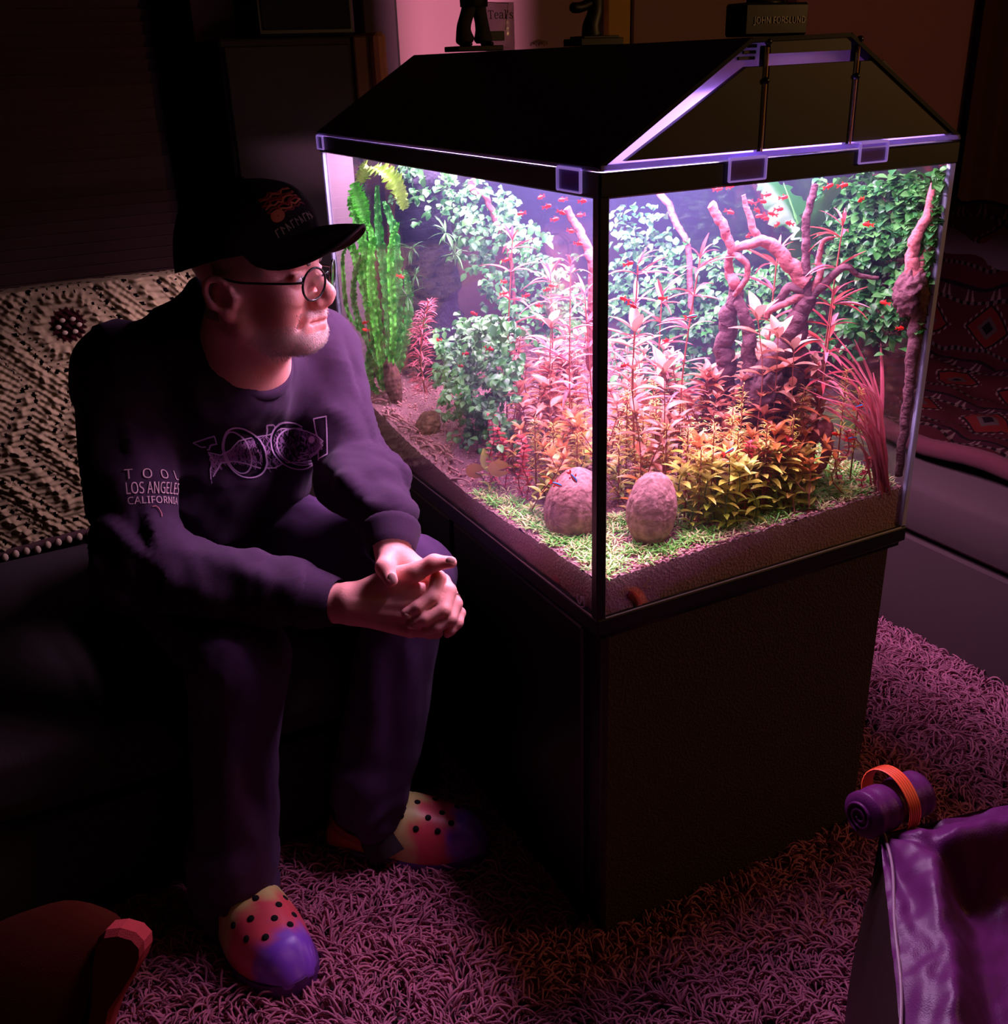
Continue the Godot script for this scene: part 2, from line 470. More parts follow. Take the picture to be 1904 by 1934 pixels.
# ------------------------------------------------------------------ the room
func wall(called: String, lo: Vector3, hi: Vector3, m: Material) -> void:
	var b := MB.new(); b.box((lo + hi) / 2, (hi - lo) / 2, Basis(), 0.001); struct(called, b, m)
func room() -> void:
	wall("floor", Vector3(-2.6, -0.1, -2.6), Vector3(4.3, 0.0, 2.6), mat(Color(0.28, 0.22, 0.2), 0.8))
	wall("ceiling", Vector3(-2.6, 2.4, -2.6), Vector3(4.3, 2.5, 2.6), mat(Color(0.5, 0.47, 0.45), 0.9))
	wall("wall_back", Vector3(-2.6, 0, -2.6), Vector3(4.3, 2.4, -2.5), M.wallp)
	wall("wall_left", Vector3(-2.6, 0, -2.5), Vector3(-2.5, 2.4, 2.6), mat(Color(0.4, 0.33, 0.3), 0.9))
	wall("wall_right", Vector3(4.2, 0, -2.5), Vector3(4.3, 2.4, 2.6), mat(Color(0.36, 0.26, 0.2), 0.9))
	wall("wall_front", Vector3(-2.5, 0, 2.5), Vector3(4.2, 2.4, 2.6), mat(Color(0.4, 0.33, 0.3), 0.9))
	# horizontal blind at the far left of the back wall
	var bl := thing("window_blind", "closed horizontal slat blind on the back wall behind the crocheted throw", "blind", Vector3(-0.8, 0.4, -2.45))
	var sm := mat(Color(0.3, 0.2, 0.2), 0.7)
	for k in 34:
		var y := 0.42 + k * 0.034
		var m := MB.new()
		var tilt := Basis(Vector3.RIGHT, -1.15 if y < 1.0 or y > 1.28 else -1.4)
		m.box(Vector3(-0.72, y, -2.44), Vector3(0.72, 0.0015, 0.019), tilt, 0.001)
		part("slat", m, sm, bl)
	var hr := MB.new(); hr.box(Vector3(-0.72, 1.59, -2.44), Vector3(0.73, 0.025, 0.025), Basis(), 0.004); part("head_rail", hr, sm, bl)
	# dark curtain edge and dark cupboard
	var cu := thing("curtain", "narrow black curtain hanging at the right edge of the blind", "curtain", Vector3(0.05, 0.02, -2.4))
	var cm := MB.new()
	cm.grid(24, 20, func(a, b): return Vector3(lerpf(0.0, 0.115, a), lerpf(0.02, 2.2, b), -2.4 + 0.02 * sin(a * 16.0)))
	part("cloth", cm, mat(Color(0.05, 0.04, 0.04), 0.95, 0, 0.1), cu)
	var cb := thing("cupboard", "tall dark brown cupboard against the back wall behind the man's cap", "cupboard", Vector3(0.34, 0, -2.3))
	var c1 := MB.new(); c1.box(Vector3(0.335, 0.7, -2.35), Vector3(0.2, 0.7, 0.14), Basis(), 0.006); part("body", c1, M.dark, cb)
	var c2 := MB.new(); c2.box(Vector3(0.335, 0.7, -2.205), Vector3(0.19, 0.68, 0.008), Basis(), 0.004); part("door", c2, mat(Color(0.13, 0.1, 0.085), 0.7), cb)
	var sp := thing("loudspeaker", "black box speaker on top of the tall dark cupboard", "speaker", Vector3(0.42, 1.4, -2.3))
	var s1 := MB.new(); s1.box(Vector3(0.40, 1.56, -2.32), Vector3(0.15, 0.157, 0.12), Basis(), 0.008); part("cabinet", s1, M.black, sp)
	var s2 := MB.new(); s2.box(Vector3(0.40, 1.56, -2.197), Vector3(0.135, 0.14, 0.004), Basis(), 0.003); part("grille", s2, mat(Color(0.06, 0.05, 0.055), 0.9), sp)
	# wooden door post and grey partition
	var w1 := MB.new(); w1.box(Vector3(0.578, 0.7, -2.36), Vector3(0.026, 0.7, 0.13), Basis(), 0.004); struct("trim_1", w1, mat(Color(0.4, 0.26, 0.12), 0.7))
	var w2 := MB.new(); w2.box(Vector3(0.625, 0.69, -2.33), Vector3(0.02, 0.72, 0.14), Basis(), 0.012); struct("trim_2", w2, mat(Color(0.72, 0.48, 0.32), 0.7))
	var w3 := MB.new(); w3.box(Vector3(0.7, 1.2, -2.42), Vector3(0.055, 1.2, 0.05), Basis(), 0.003); struct("wall_partition", w3, mat(Color(0.3, 0.24, 0.23), 0.8))
	var w4 := MB.new(); w4.box(Vector3(0.765, 1.2, -2.45), Vector3(0.008, 1.2, 0.05), Basis(), 0.002); struct("trim_3", w4, M.black)
	# right part of the back wall: ochre strip, joint lines, dark curtain
	var oc := MB.new(); oc.box((on_z(1144, 50, -2.47) + on_z(1186, 50, -2.47)) / 2 * Vector3(1, 0, 1) + Vector3(0, 1.2, 0), Vector3(0.047, 1.2, 0.02), Basis(), 0.003); struct("trim_4", oc, mat(Color(0.75, 0.6, 0.2), 0.8))
	var j1 := MB.new(); j1.box(on_z(1187, 50, -2.48) * Vector3(1, 0, 1) + Vector3(0, 1.2, 0), Vector3(0.006, 1.2, 0.03), Basis(), 0.002); struct("trim_5", j1, mat(Color(0.3, 0.17, 0.14), 0.8))
	var pr := MB.new(); pr.box(Vector3(3.02, 1.2, -2.46), Vector3(0.52, 1.2, 0.03), Basis(), 0.004); struct("wall_panel", pr, mat(Color(0.66, 0.44, 0.5), 0.9))
	var dc := thing("curtain", "dark brown curtain hanging at the far right of the back wall", "curtain", Vector3(3.9, 0.02, -2.36))
	var dm := MB.new()
	dm.grid(40, 10, func(a, b): return Vector3(lerpf(3.5, 4.19, a), lerpf(0.02, 2.3, b), -2.36 + 0.03 * sin(a * 30.0)))
	part("cloth", dm, mat(Color(0.3, 0.18, 0.1), 0.95), dc)

# ------------------------------------------------------------------ glass tank, hood, stand
func tank_body() -> void:
	var t := thing("aquarium", "large planted glass aquarium with black rim standing on the dark cabinet", "aquarium", Vector3(TW / 2, TB, -TL / 2))
	var glass := blend(mat(Color(0.2, 0.22, 0.25), 0.02), 0.04)
	for d in [["pane", Vector3(0.003, 0.8985, -TL / 2), Vector3(0.002, 0.286, TL / 2 - 0.004)], ["pane", Vector3(TW - 0.003, 0.8985, -TL / 2), Vector3(0.002, 0.286, TL / 2 - 0.004)], ["pane", Vector3(TW / 2, 0.8985, -0.003), Vector3(TW / 2 - 0.006, 0.286, 0.002)], ["pane", Vector3(TW / 2, 0.8985, -TL + 0.003), Vector3(TW / 2 - 0.006, 0.286, 0.002)]]:
		var m := MB.new(); m.box(d[1], d[2], Basis(), 0.0004); part(d[0], m, glass, t)
	var bt := MB.new(); bt.box(Vector3(TW / 2, TB + 0.014, -TL / 2), Vector3(TW / 2 - 0.006, 0.006, TL / 2 - 0.006)); part("bottom_plate", bt, M.black, t)
	# rims: four mitred bars each
	var rim := MB.new()
	var low := MB.new()
	for d in [[rim, TT - 0.0145, 0.0145, 0.012], [low, TB + 0.0115, 0.0125, 0.012]]:
		var b: MB = d[0]
		for x in [0.004, TW - 0.004]: b.box(Vector3(x, d[1], -TL / 2), Vector3(0.0065, d[2], TL / 2 + 0.002), Basis(), 0.002)
		for z in [-0.004, -TL + 0.004]: b.box(Vector3(TW / 2, d[1], z), Vector3(TW / 2 + 0.002, d[2], 0.0065), Basis(), 0.002)
	part("top_rim", rim, M.black, t); part("bottom_rim", low, M.black, t)
	var ps := MB.new(); ps.box(Vector3(0.0035, 0.8985, -0.0035), Vector3(0.0075, 0.275, 0.0075), Basis(), 0.002); part("corner_post", ps, M.black, t)
	var edge := mat(Color(0.86, 0.88, 1.0), 0.3); edge.backlight_enabled = true; edge.backlight = Color(0.6, 0.6, 0.7)
	for d in [[Vector3(TW - 0.004, 0.8985, -0.0035), Vector3(0.005, 0.275, 0.004)], [Vector3(0.004, 0.8985, -TL + 0.004), Vector3(0.004, 0.275, 0.004)]]:
		var pe := MB.new(); pe.box(d[0], d[1], Basis(), 0.001); part("glass_edge", pe, edge, t)
	# pale strip added for the whitish reflection at the end pane's far corner
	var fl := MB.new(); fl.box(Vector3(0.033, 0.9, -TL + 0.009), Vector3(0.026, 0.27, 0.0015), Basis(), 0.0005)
	var fm := mat(Color(0.55, 0.47, 0.5), 0.4); fm.backlight_enabled = true; fm.backlight = Color(0.3, 0.3, 0.3); part("end_reflection", fl, fm, t)
	# maker's mark on the long pane: two hooked strokes
	var mk := MB.new()
	for pl in [[[110, 350], [110, 450], [135, 510], [168, 545], [183, 470], [185, 405]], [[178, 385], [225, 425], [245, 500], [245, 600], [196, 588]]]:
		var pts := []
		for q in pl: pts.append(on_x(1080 + q[0] / 10.58, 1090 + q[1] / 10.58, -0.0002))
		mk.tube(pts, [0.0009], 6)
	part("logo", mk, mat(Color(0.9, 0.85, 0.95), 0.5), t, "pale hooked line mark low on the long pane")
	# thin bright bead of silicone along the bottom of the panes
	var bd := MB.new()
	bd.tube([Vector3(-0.001, TB + 0.0245, -0.01), Vector3(-0.001, TB + 0.0245, -TL + 0.01)], [0.0012], 6)
	bd.tube([Vector3(0.012, TB + 0.0245, 0.001), Vector3(TW - 0.01, TB + 0.0245, 0.001)], [0.0012], 6)
	part("sealing_bead", bd, mat(Color(0.75, 0.72, 0.78), 0.3), t)
	# acrylic clips hooked over the rim
	var acr := blend(mat(Color(0.72, 0.6, 0.95), 0.15), 0.35)
	var edge_glow := mat(Color(0.9, 0.8, 1.0), 0.3); edge_glow.emission_enabled = true; edge_glow.emission = Color(0.62, 0.48, 0.85); edge_glow.emission_energy_multiplier = 0.5  # emission added to imitate light piped into the clip edges
	for d in [[Vector3(-0.005, 1.187, -0.962), Vector3(0.0015, 0.0115, 0.016), 0], [Vector3(-0.005, 1.187, -0.06), Vector3(0.0015, 0.0125, 0.026), 0], [Vector3(0.208, 1.188, 0.005), Vector3(0.028, 0.0125, 0.0015), 1], [Vector3(0.415, 1.194, 0.005), Vector3(0.024, 0.012, 0.0015), 1]]:
		var m := MB.new(); m.box(d[0], d[1], Basis(), 0.0006)
		var c := part("clip", m, acr, t)
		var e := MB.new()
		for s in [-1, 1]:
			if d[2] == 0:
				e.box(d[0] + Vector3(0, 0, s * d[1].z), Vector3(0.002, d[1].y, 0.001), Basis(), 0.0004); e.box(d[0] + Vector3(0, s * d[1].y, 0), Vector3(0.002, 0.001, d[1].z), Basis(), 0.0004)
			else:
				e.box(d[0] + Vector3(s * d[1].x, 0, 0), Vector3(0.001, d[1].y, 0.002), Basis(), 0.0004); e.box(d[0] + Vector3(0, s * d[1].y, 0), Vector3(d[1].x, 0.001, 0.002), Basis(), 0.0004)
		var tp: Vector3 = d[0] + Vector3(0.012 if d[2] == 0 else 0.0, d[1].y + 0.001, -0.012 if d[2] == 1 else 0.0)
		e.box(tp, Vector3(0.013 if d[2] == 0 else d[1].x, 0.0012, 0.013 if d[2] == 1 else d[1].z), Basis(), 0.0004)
		part("edge", e, edge_glow, c)
	# milky water
	var fv := FogVolume.new(); fv.name = "water"; add_child(fv)
	fv.shape = RenderingServer.FOG_VOLUME_SHAPE_BOX
	fv.size = Vector3(TW - 0.012, 0.555, TL - 0.012); fv.position = Vector3(TW / 2, 0.9, -TL / 2)
	var fg := FogMaterial.new(); fg.density = 0.1; fg.albedo = Color(0.66, 0.7, 1.0); fv.material = fg
	fv.set_meta("label", "faintly milky violet water filling the aquarium"); fv.set_meta("category", "water"); fv.set_meta("kind", "stuff")

func hood() -> void:
	var t := thing("aquarium_hood", "black sloping roof-shaped lid on top of the aquarium", "aquarium lid", Vector3(TW / 2, TT + 0.006, -TL / 2))
	var A := Vector2(-0.004, 1.2045); var B := Vector2(0.207, 1.333); var C := Vector2(0.363, 1.3355); var D := Vector2(TW + 0.004, 1.2045)
	var z0 := 0.0
	var zl := TL + 0.004
	var slab := func(a: Vector2, b: Vector2, called: String) -> void:
		var n := Vector2(b.y - a.y, -(b.x - a.x)).normalized() * 0.005
		var m := MB.new(); m.prism([a, b, b + n, a + n], Transform3D(Basis(Vector3.RIGHT, Vector3.UP, Vector3.BACK), Vector3(0, 0, -zl)), zl + z0, 0.0008)
		part(called, m, mat(Color(0.02, 0.02, 0.028), 0.5, 0, 0.3), t)
	slab.call(A, B, "roof_panel"); slab.call(B, C, "top_panel"); slab.call(C, D, "roof_panel")
	# frosted acrylic end plate, black boards in front of it
	var X := Transform3D(Basis(), Vector3(0, 0, -0.02))
	var ac := mat(Color(0.8, 0.76, 0.97), 0.5); ac.backlight_enabled = true; ac.backlight = Color(0.95, 0.92, 1.1)
	var m := MB.new(); m.prism([A + Vector2(0.008, 0), B + Vector2(0.002, -0.006), C + Vector2(-0.002, -0.006), D + Vector2(-0.008, 0)], X, 0.003); part("end_plate", m, ac, t, "translucent violet-lit acrylic end plate")
	var bk := mat(Color(0.2, 0.17, 0.13), 0.5)
	for pl in [[Vector2(0.036, 1.2085), Vector2(0.229, 1.2085), Vector2(0.229, 1.302), Vector2(0.204, 1.302)], [Vector2(0.238, 1.2085), Vector2(0.374, 1.2085), Vector2(0.374, 1.3035), Vector2(0.238, 1.302)], [Vector2(0.384, 1.2085), Vector2(0.57, 1.2085), Vector2(0.424, 1.3035), Vector2(0.384, 1.3035)], [Vector2(0.238, 1.315), Vector2(0.368, 1.316), Vector2(0.365, 1.3335), Vector2(0.236, 1.3325)]]:
		var b := MB.new(); b.prism(pl, Transform3D(Basis(), Vector3(0, 0, -0.011)), 0.008, 0.001); part("end_board", b, bk, t)
	for x in [0.2335, 0.379]:
		var b := MB.new(); b.box(Vector3(x, 1.262, -0.010), Vector3(0.0028, 0.062, 0.004), Basis(), 0.001); part("hinge_post", b, M.gloss, t)
		var r := MB.new(); r.tube([Vector3(x + 0.001, 1.206, -0.003), Vector3(x + 0.001, 1.29, -0.003), Vector3(x + 0.001, 1.322, -0.003)], [0.0013], 8); part("rod", r, mat(Color(0.95, 0.78, 0.36), 0.4, 0.15), t)
		for y in [1.286, 1.328]:
			var h := MB.new(); h.ell(Vector3(x, y, -0.002), Basis.from_scale(Vector3(0.005, 0.004, 0.004)), 10, 6); part("knob", h, M.gloss, t)
	# vent slots at the ridge end
	for k in 3:
		var b := MB.new(); b.box(Vector3(0.213 + 0.004 * k, 1.311 + k * 0.0065, -0.016), Vector3(0.0125 - 0.003 * k, 0.0018, 0.002), Basis(), 0.0005); part("vent_bar", b, M.black, t)
	# unseen far end: boards and slot shaped to limit the added spot's light
	var f := MB.new(); f.prism([A + Vector2(0.01, 0), Vector2(0.405, 1.2045), Vector2(0.405, 1.305), C + Vector2(0, -0.006), B + Vector2(0, -0.006)], Transform3D(Basis(), Vector3(0, 0, -TL)), 0.005); part("end_board", f, M.black, t)
	var f2 := MB.new(); f2.prism([Vector2(0.453, 1.2045), Vector2(0.572, 1.2045), Vector2(0.453, 1.276)], Transform3D(Basis(), Vector3(0, 0, -TL)), 0.005); part("end_board", f2, M.black, t)  # board added to narrow the lit patch on the back wall
	# acrylic runner the roof rests on
	var s := MB.new()
	for x in [0.001, TW - 0.001]: s.box(Vector3(x, 1.2015, -TL / 2), Vector3(0.0045, 0.0016, TL / 2), Basis(), 0.0006)
	for z in [-0.003, ]: s.box(Vector3(TW / 2, 1.2035, z), Vector3(TW / 2, 0.0028, 0.004), Basis(), 0.0006)
	part("runner", s, ac, t, "light-carrying acrylic runner under the roof edge")

func stand() -> void:
	var t := thing("aquarium_stand", "dark textured cabinet carrying the aquarium on the shag rug", "cabinet", Vector3(TW / 2, 0, -TL / 2))
	var m := MB.new(); m.box(Vector3(TW / 2, 0.297, -TL / 2), Vector3(TW / 2 - 0.02, 0.297, TL / 2 - 0.02), Basis(), 0.003); part("body", m, M.black, t)
	var lv := tri(bumpy(mat(Color(0.27, 0.22, 0.15), 0.55, 0, 0.35), tex.cell, 1.2), 7.0)
	var d := MB.new(); d.box(Vector3(TW / 2 + 0.002, 0.297, -0.017), Vector3(TW / 2 - 0.02, 0.292, 0.007), Basis(), 0.003); part("end_panel", d, lv, t, "textured dark end panel")
	for z in [-0.27, -0.71]:
		var s := MB.new(); s.box(Vector3(0.017, 0.295, z), Vector3(0.007, 0.285, 0.213), Basis(), 0.003); part("door", s, M.black, t)
	var tr := MB.new(); tr.box(Vector3(TW / 2, 0.591, -TL / 2), Vector3(TW / 2 - 0.004, 0.0035, TL / 2 - 0.004), Basis(), 0.001); part("top_board", tr, M.gloss, t)

# ------------------------------------------------------------------ the man
const HK := 0.93
var HC := Vector3.ZERO       # head centre, and its axes: forward, up, his right side
var HF := Vector3.ZERO
var HU := Vector3.ZERO
var HS := Vector3.ZERO
func hd(f: float, u: float, s: float) -> Vector3:
	return HC + (HF * f + HU * u + HS * s) * HK
func hbasis() -> Basis:
	return Basis(HF, HU, HS)
var J := {}
func person() -> void:
	HC = at(482, 520, 1.47)
	HF = (Vector3(0.882, 0, 0.47) * cos(0.26) + Vector3(-0.457, 0, 0.889) * sin(0.26)).normalized()
	HF = (HF + Vector3(0, 0.01, 0)).normalized()
	HU = (Vector3(0, 1, 0) + CR * 0.03 - HF * HF.y).normalized()
	HS = HF.cross(HU).normalized()
	J.shR = at(228, 712, 1.585); J.shL = at(602, 668, 1.745)
	J.elR = at(262, 1072, 1.555); J.wrR = at(640, 1138, 1.49)
	J.elL = at(668, 898, 1.675); J.wrL = at(738, 1045, 1.487)
	J.hipR = Vector3(-0.46, 0.515, -0.80); J.hipL = Vector3(-0.28, 0.515, -0.83)
	J.knR = at(452, 1250, 1.56); J.knL = at(772, 1092, 1.675)
	J.anR = at(448, 1700, 1.675); J.anL = at(708, 1548, 1.805)
	J.neck = at(440, 655, 1.585)
	var P := thing("person", "seated man in black cap, round glasses and dark sweatshirt, hands clasped, looking into the aquarium", "person", Vector3(-0.35, 0, -0.7))
	body(P)
	clothes(P)
	cap_and_glasses(P)
	clog(P, on_y(582, 1900, 0.0), on_y(450, 1700, 0.03), 1.0)
	clog(P, on_y(922, 1646, 0.0), on_y(718, 1580, 0.05), -1.0)

func body(P: Node3D) -> void:
	var m := MB.new()
	# head and neck, 3 mm cells
	var F := Field.new(HC + Vector3(-0.2, -0.32, -0.2), HC + Vector3(0.2, 0.14, 0.2), 0.0034)
	var B := hbasis()
	var e := func(f: float, u: float, s: float, rf: float, ru: float, rs: float, k := 0.02, sub := false) -> void:
		F.ell(hd(f, u, s), Vector3(rf, ru, rs) * HK, k, B, sub)
	var c := func(a: Array, b: Array, ra: float, rb: float, k := 0.015, sub := false) -> void:
		F.cap(hd(a[0], a[1], a[2]), hd(b[0], b[1], b[2]), ra * HK, rb * HK, k, sub)
	e.call(-0.008, 0.042, 0, 0.098, 0.085, 0.076)
	e.call(0.034, -0.015, 0, 0.06, 0.08, 0.064, 0.03)
	c.call([0.079, -0.092, -0.012], [0.079, -0.092, 0.012], 0.021, 0.021, 0.025)
	for s in [-1, 1]:
		c.call([0.068, -0.089, 0.018 * s], [0.0, -0.066, 0.056 * s], 0.019, 0.017, 0.03)
		c.call([0.0, -0.066, 0.056 * s], [-0.008, -0.02, 0.062 * s], 0.017, 0.016, 0.03)
		e.call(0.062, -0.034, 0.04 * s, 0.028, 0.026, 0.022, 0.025)
		e.call(0.046, -0.07, 0.04 * s, 0.03, 0.03, 0.016, 0.025)
	c.call([0.088, 0.024, -0.034], [0.088, 0.024, 0.034], 0.012, 0.012, 0.02)
	e.call(0.078, -0.068, 0, 0.026, 0.03, 0.036, 0.02)
	for s in [-1, 1]:
		e.call(0.104, 0.002, 0.036 * s, 0.016, 0.013, 0.02, 0.016, true)
		e.call(0.081, 0.0, 0.033 * s, 0.0135, 0.0125, 0.0145, 0.004)
		c.call([0.0925, 0.007, 0.022 * s], [0.088, 0.006, 0.046 * s], 0.004, 0.004, 0.005)
	c.call([0.093, 0.016, 0], [0.119, -0.024, 0], 0.0085, 0.0105, 0.012)
	c.call([0.119, -0.026, 0], [0.117, -0.034, 0], 0.0125, 0.011, 0.006)
	for s in [-1, 1]: c.call([0.107, -0.037, 0.0135 * s], [0.1, -0.037, 0.016 * s], 0.0085, 0.008, 0.007)
	c.call([0.1, -0.04, 0.0], [0.104, -0.05, 0.0], 0.009, 0.008, 0.014)
	for s in [-1, 1]:
		c.call([0.1055, -0.061, 0], [0.094, -0.0655, 0.023 * s], 0.0075, 0.0055, 0.006)
		c.call([0.103, -0.0745, 0], [0.093, -0.069, 0.021 * s], 0.0082, 0.006, 0.006)
		c.call([0.113, -0.0677, 0], [0.097, -0.0675, 0.028 * s], 0.0024, 0.0022, 0.003, true)
		c.call([0.098, -0.038, 0.026 * s], [0.083, -0.07, 0.038 * s], 0.0035, 0.003, 0.012, true)
	# ears: shell, rim, lobe
	for s in [-1, 1]:
		e.call(-0.014, -0.018, 0.077 * s, 0.020, 0.028, 0.010, 0.008)
		var rim := []
		for k in 11:
			var a := -0.6 + 4.4 * k / 10.0
			rim.append([-0.015 + 0.018 * cos(a) - 0.006 * sin(a), -0.013 + 0.0245 * sin(a), (0.084 + 0.005 * (1 - cos(a))) * s])
		for k in 10: c.call(rim[k], rim[k + 1], 0.0046, 0.0046, 0.004)
		c.call(rim[10], [-0.010, -0.039, 0.085 * s], 0.0048, 0.006, 0.006)
		e.call(-0.007, -0.042, 0.083 * s, 0.0095, 0.0110, 0.007, 0.008)
		e.call(-0.010, -0.016, 0.093 * s, 0.0085, 0.0125, 0.008, 0.006, true)
		c.call([0.008, -0.018, 0.080 * s], [0.005, -0.028, 0.084 * s], 0.006, 0.005, 0.005)
	F.cap(hd(-0.03, -0.06, 0), J.neck + Vector3(0.0, 0.0, 0.01), 0.052, 0.055, 0.03)
	F.cap(hd(0.02, -0.082, 0), J.neck + Vector3(0.03, -0.02, 0.04), 0.03, 0.045, 0.04)
	F.cap(J.neck + Vector3(0, -0.03, 0.02), J.neck + Vector3(-0.02, -0.12, -0.03), 0.062, 0.07, 0.03)
	F.to(m)
	var hn := m.v.size()
	var iv := B.transposed()
	for i in hn:
		var q := iv * (m.v[i] - HC) / HK
		var skin := lin(0.88, 0.6, 0.55)
		var red := clampf(1.0 - (q - Vector3(0.115, -0.03, 0)).length() / 0.03, 0, 1) * 0.5 + clampf(1.0 - (Vector2(q.x - 0.065, q.y + 0.03)).length() / 0.035, 0, 1) * 0.25
		skin = skin.lerp(lin(0.85, 0.47, 0.42), red)
		# grey-white stubble over jaw, chin and lip; grey temples
		var jaw := clampf((-0.062 - q.y + (0.05 if q.x > 0.095 else 0.0) * 0.0) / 0.02, 0, 1) * clampf((q.x + 0.0) / 0.03, 0, 1) * clampf((q.y + 0.15) / 0.03, 0, 1)
		if q.x > 0.09 and q.y < -0.046 and q.y > -0.06: jaw = maxf(jaw, 0.7)
		if absf(q.y + 0.067) < 0.011 and q.x > 0.09: jaw = 0.0
		var speck := 0.5 + 0.5 * nz2.get_noise_3d(m.v[i].x * 260, m.v[i].y * 260, m.v[i].z * 260)
		skin = skin.lerp(lin(0.87, 0.8, 0.78), jaw * (0.35 + 0.5 * speck))
		var temple := clampf((q.y - 0.004) / 0.012, 0, 1) * clampf((0.055 - q.x) / 0.01, 0, 1) * clampf((q.x + 0.03) / 0.005, 0, 1) * clampf(0.07 - absf(absf(q.z) - 0.07), 0, 1) * 14.0
		skin = skin.lerp(lin(0.6, 0.55, 0.54), clampf(temple, 0, 1) * (0.3 + 0.6 * speck))
		if absf(q.y + 0.0675) < 0.011 and q.x > 0.092 and absf(q.z) < 0.024: skin = skin.lerp(lin(0.78, 0.42, 0.4), 0.55)
		if q.x < -0.035 and q.y < 0.0 and q.y > -0.06: skin = skin.lerp(lin(0.45, 0.4, 0.4), 0.7)
		m.c[i] = skin
	# the clothed trunk and limbs, coarse; then the hands, fine
	m.col = lin(0.9, 0.62, 0.58)
	var G := Field.new(Vector3(-0.75, -0.02, -1.05), Vector3(0.05, 1.0, -0.15), 0.022)
	var mid: Vector3 = (J.shR + J.shL) / 2
	G.cap(mid + Vector3(0, -0.1, 0), (J.hipR + J.hipL) / 2, 0.085, 0.1, 0.05)
	for k in [["shR", "elR", 0.042, 0.036], ["shL", "elL", 0.042, 0.036], ["hipR", "knR", 0.07, 0.05], ["hipL", "knL", 0.07, 0.05], ["knR", "anR", 0.05, 0.035], ["knL", "anL", 0.05, 0.035]]:
		G.cap(J[k[0]], J[k[1]], k[2], k[3], 0.03)
	G.cap(J.shR, J.shL, 0.05, 0.05, 0.05)
	G.cap(J.elR, J.elR.lerp(J.wrR, 0.75), 0.036, 0.028, 0.03); G.cap(J.elL, J.elL.lerp(J.wrL, 0.75), 0.036, 0.028, 0.03)
	G.to(m)
	hands(m)
	part("body", m, M.skin, P)
	var sb := MB.new()
	var bn := m.normals()
	for i in hn:
		var q := iv * (m.v[i] - HC) / HK
		var chin: bool = q.x > 0.015 and q.y < -0.062 and q.y > -0.135
		var lipz: bool = q.x > 0.085 and q.y < -0.046 and q.y > -0.06
		if not (chin or lipz) or (absf(q.y + 0.068) < 0.012 and q.x > 0.09): continue
		for k in 3:
			if rng.randf() > clampf((q.x - 0.01) / 0.05, 0.25, 1.0): continue
			var o: Vector3 = m.v[i] + Vector3(rr(-1, 1), rr(-1, 1), rr(-1, 1)) * 0.0018
			var g := bn[i] * 0.0013 + (HF * 0.3 - HU) * rr(0.0012, 0.003) + Vector3(rr(-1, 1), rr(-1, 1), rr(-1, 1)) * 0.0008
			var sd: Vector3 = g.cross(HS).normalized() * 0.00032
			sb.tri(sb.p(o - sd), sb.p(o + sd), sb.p(o + g))
	part("stubble", sb, mat(Color(0.9, 0.86, 0.84), 0.7), P, "short white beard stubble").set_meta("kind", "stuff")
	# eyes, nails, ring
	for s in [-1, 1]:
		var w := MB.new(); w.ell(hd(0.0835, 0.0005, 0.033 * s), B * Basis.from_scale(Vector3(0.0118, 0.0085, 0.0128)), 14, 10)
		var eye := part("eye", w, mat(Color(0.9, 0.86, 0.84), 0.2), P)
		var ir := MB.new(); ir.ell(hd(0.0935, 0.0, 0.031 * s), B * Basis.from_scale(Vector3(0.003, 0.0058, 0.0058)), 12, 8); part("iris", ir, mat(Color(0.14, 0.14, 0.16), 0.15), eye)
	for s in [-1, 1]:
		var b := MB.new()
		b.tube(spline([hd(0.1, 0.02, 0.016 * s), hd(0.098, 0.027, 0.032 * s), hd(0.084, 0.022, 0.05 * s)], 8), [0.003, 0.0038, 0.0035, 0.003, 0.002], 6); part("eyebrow", b, mat(Color(0.5, 0.43, 0.4), 0.9), P)

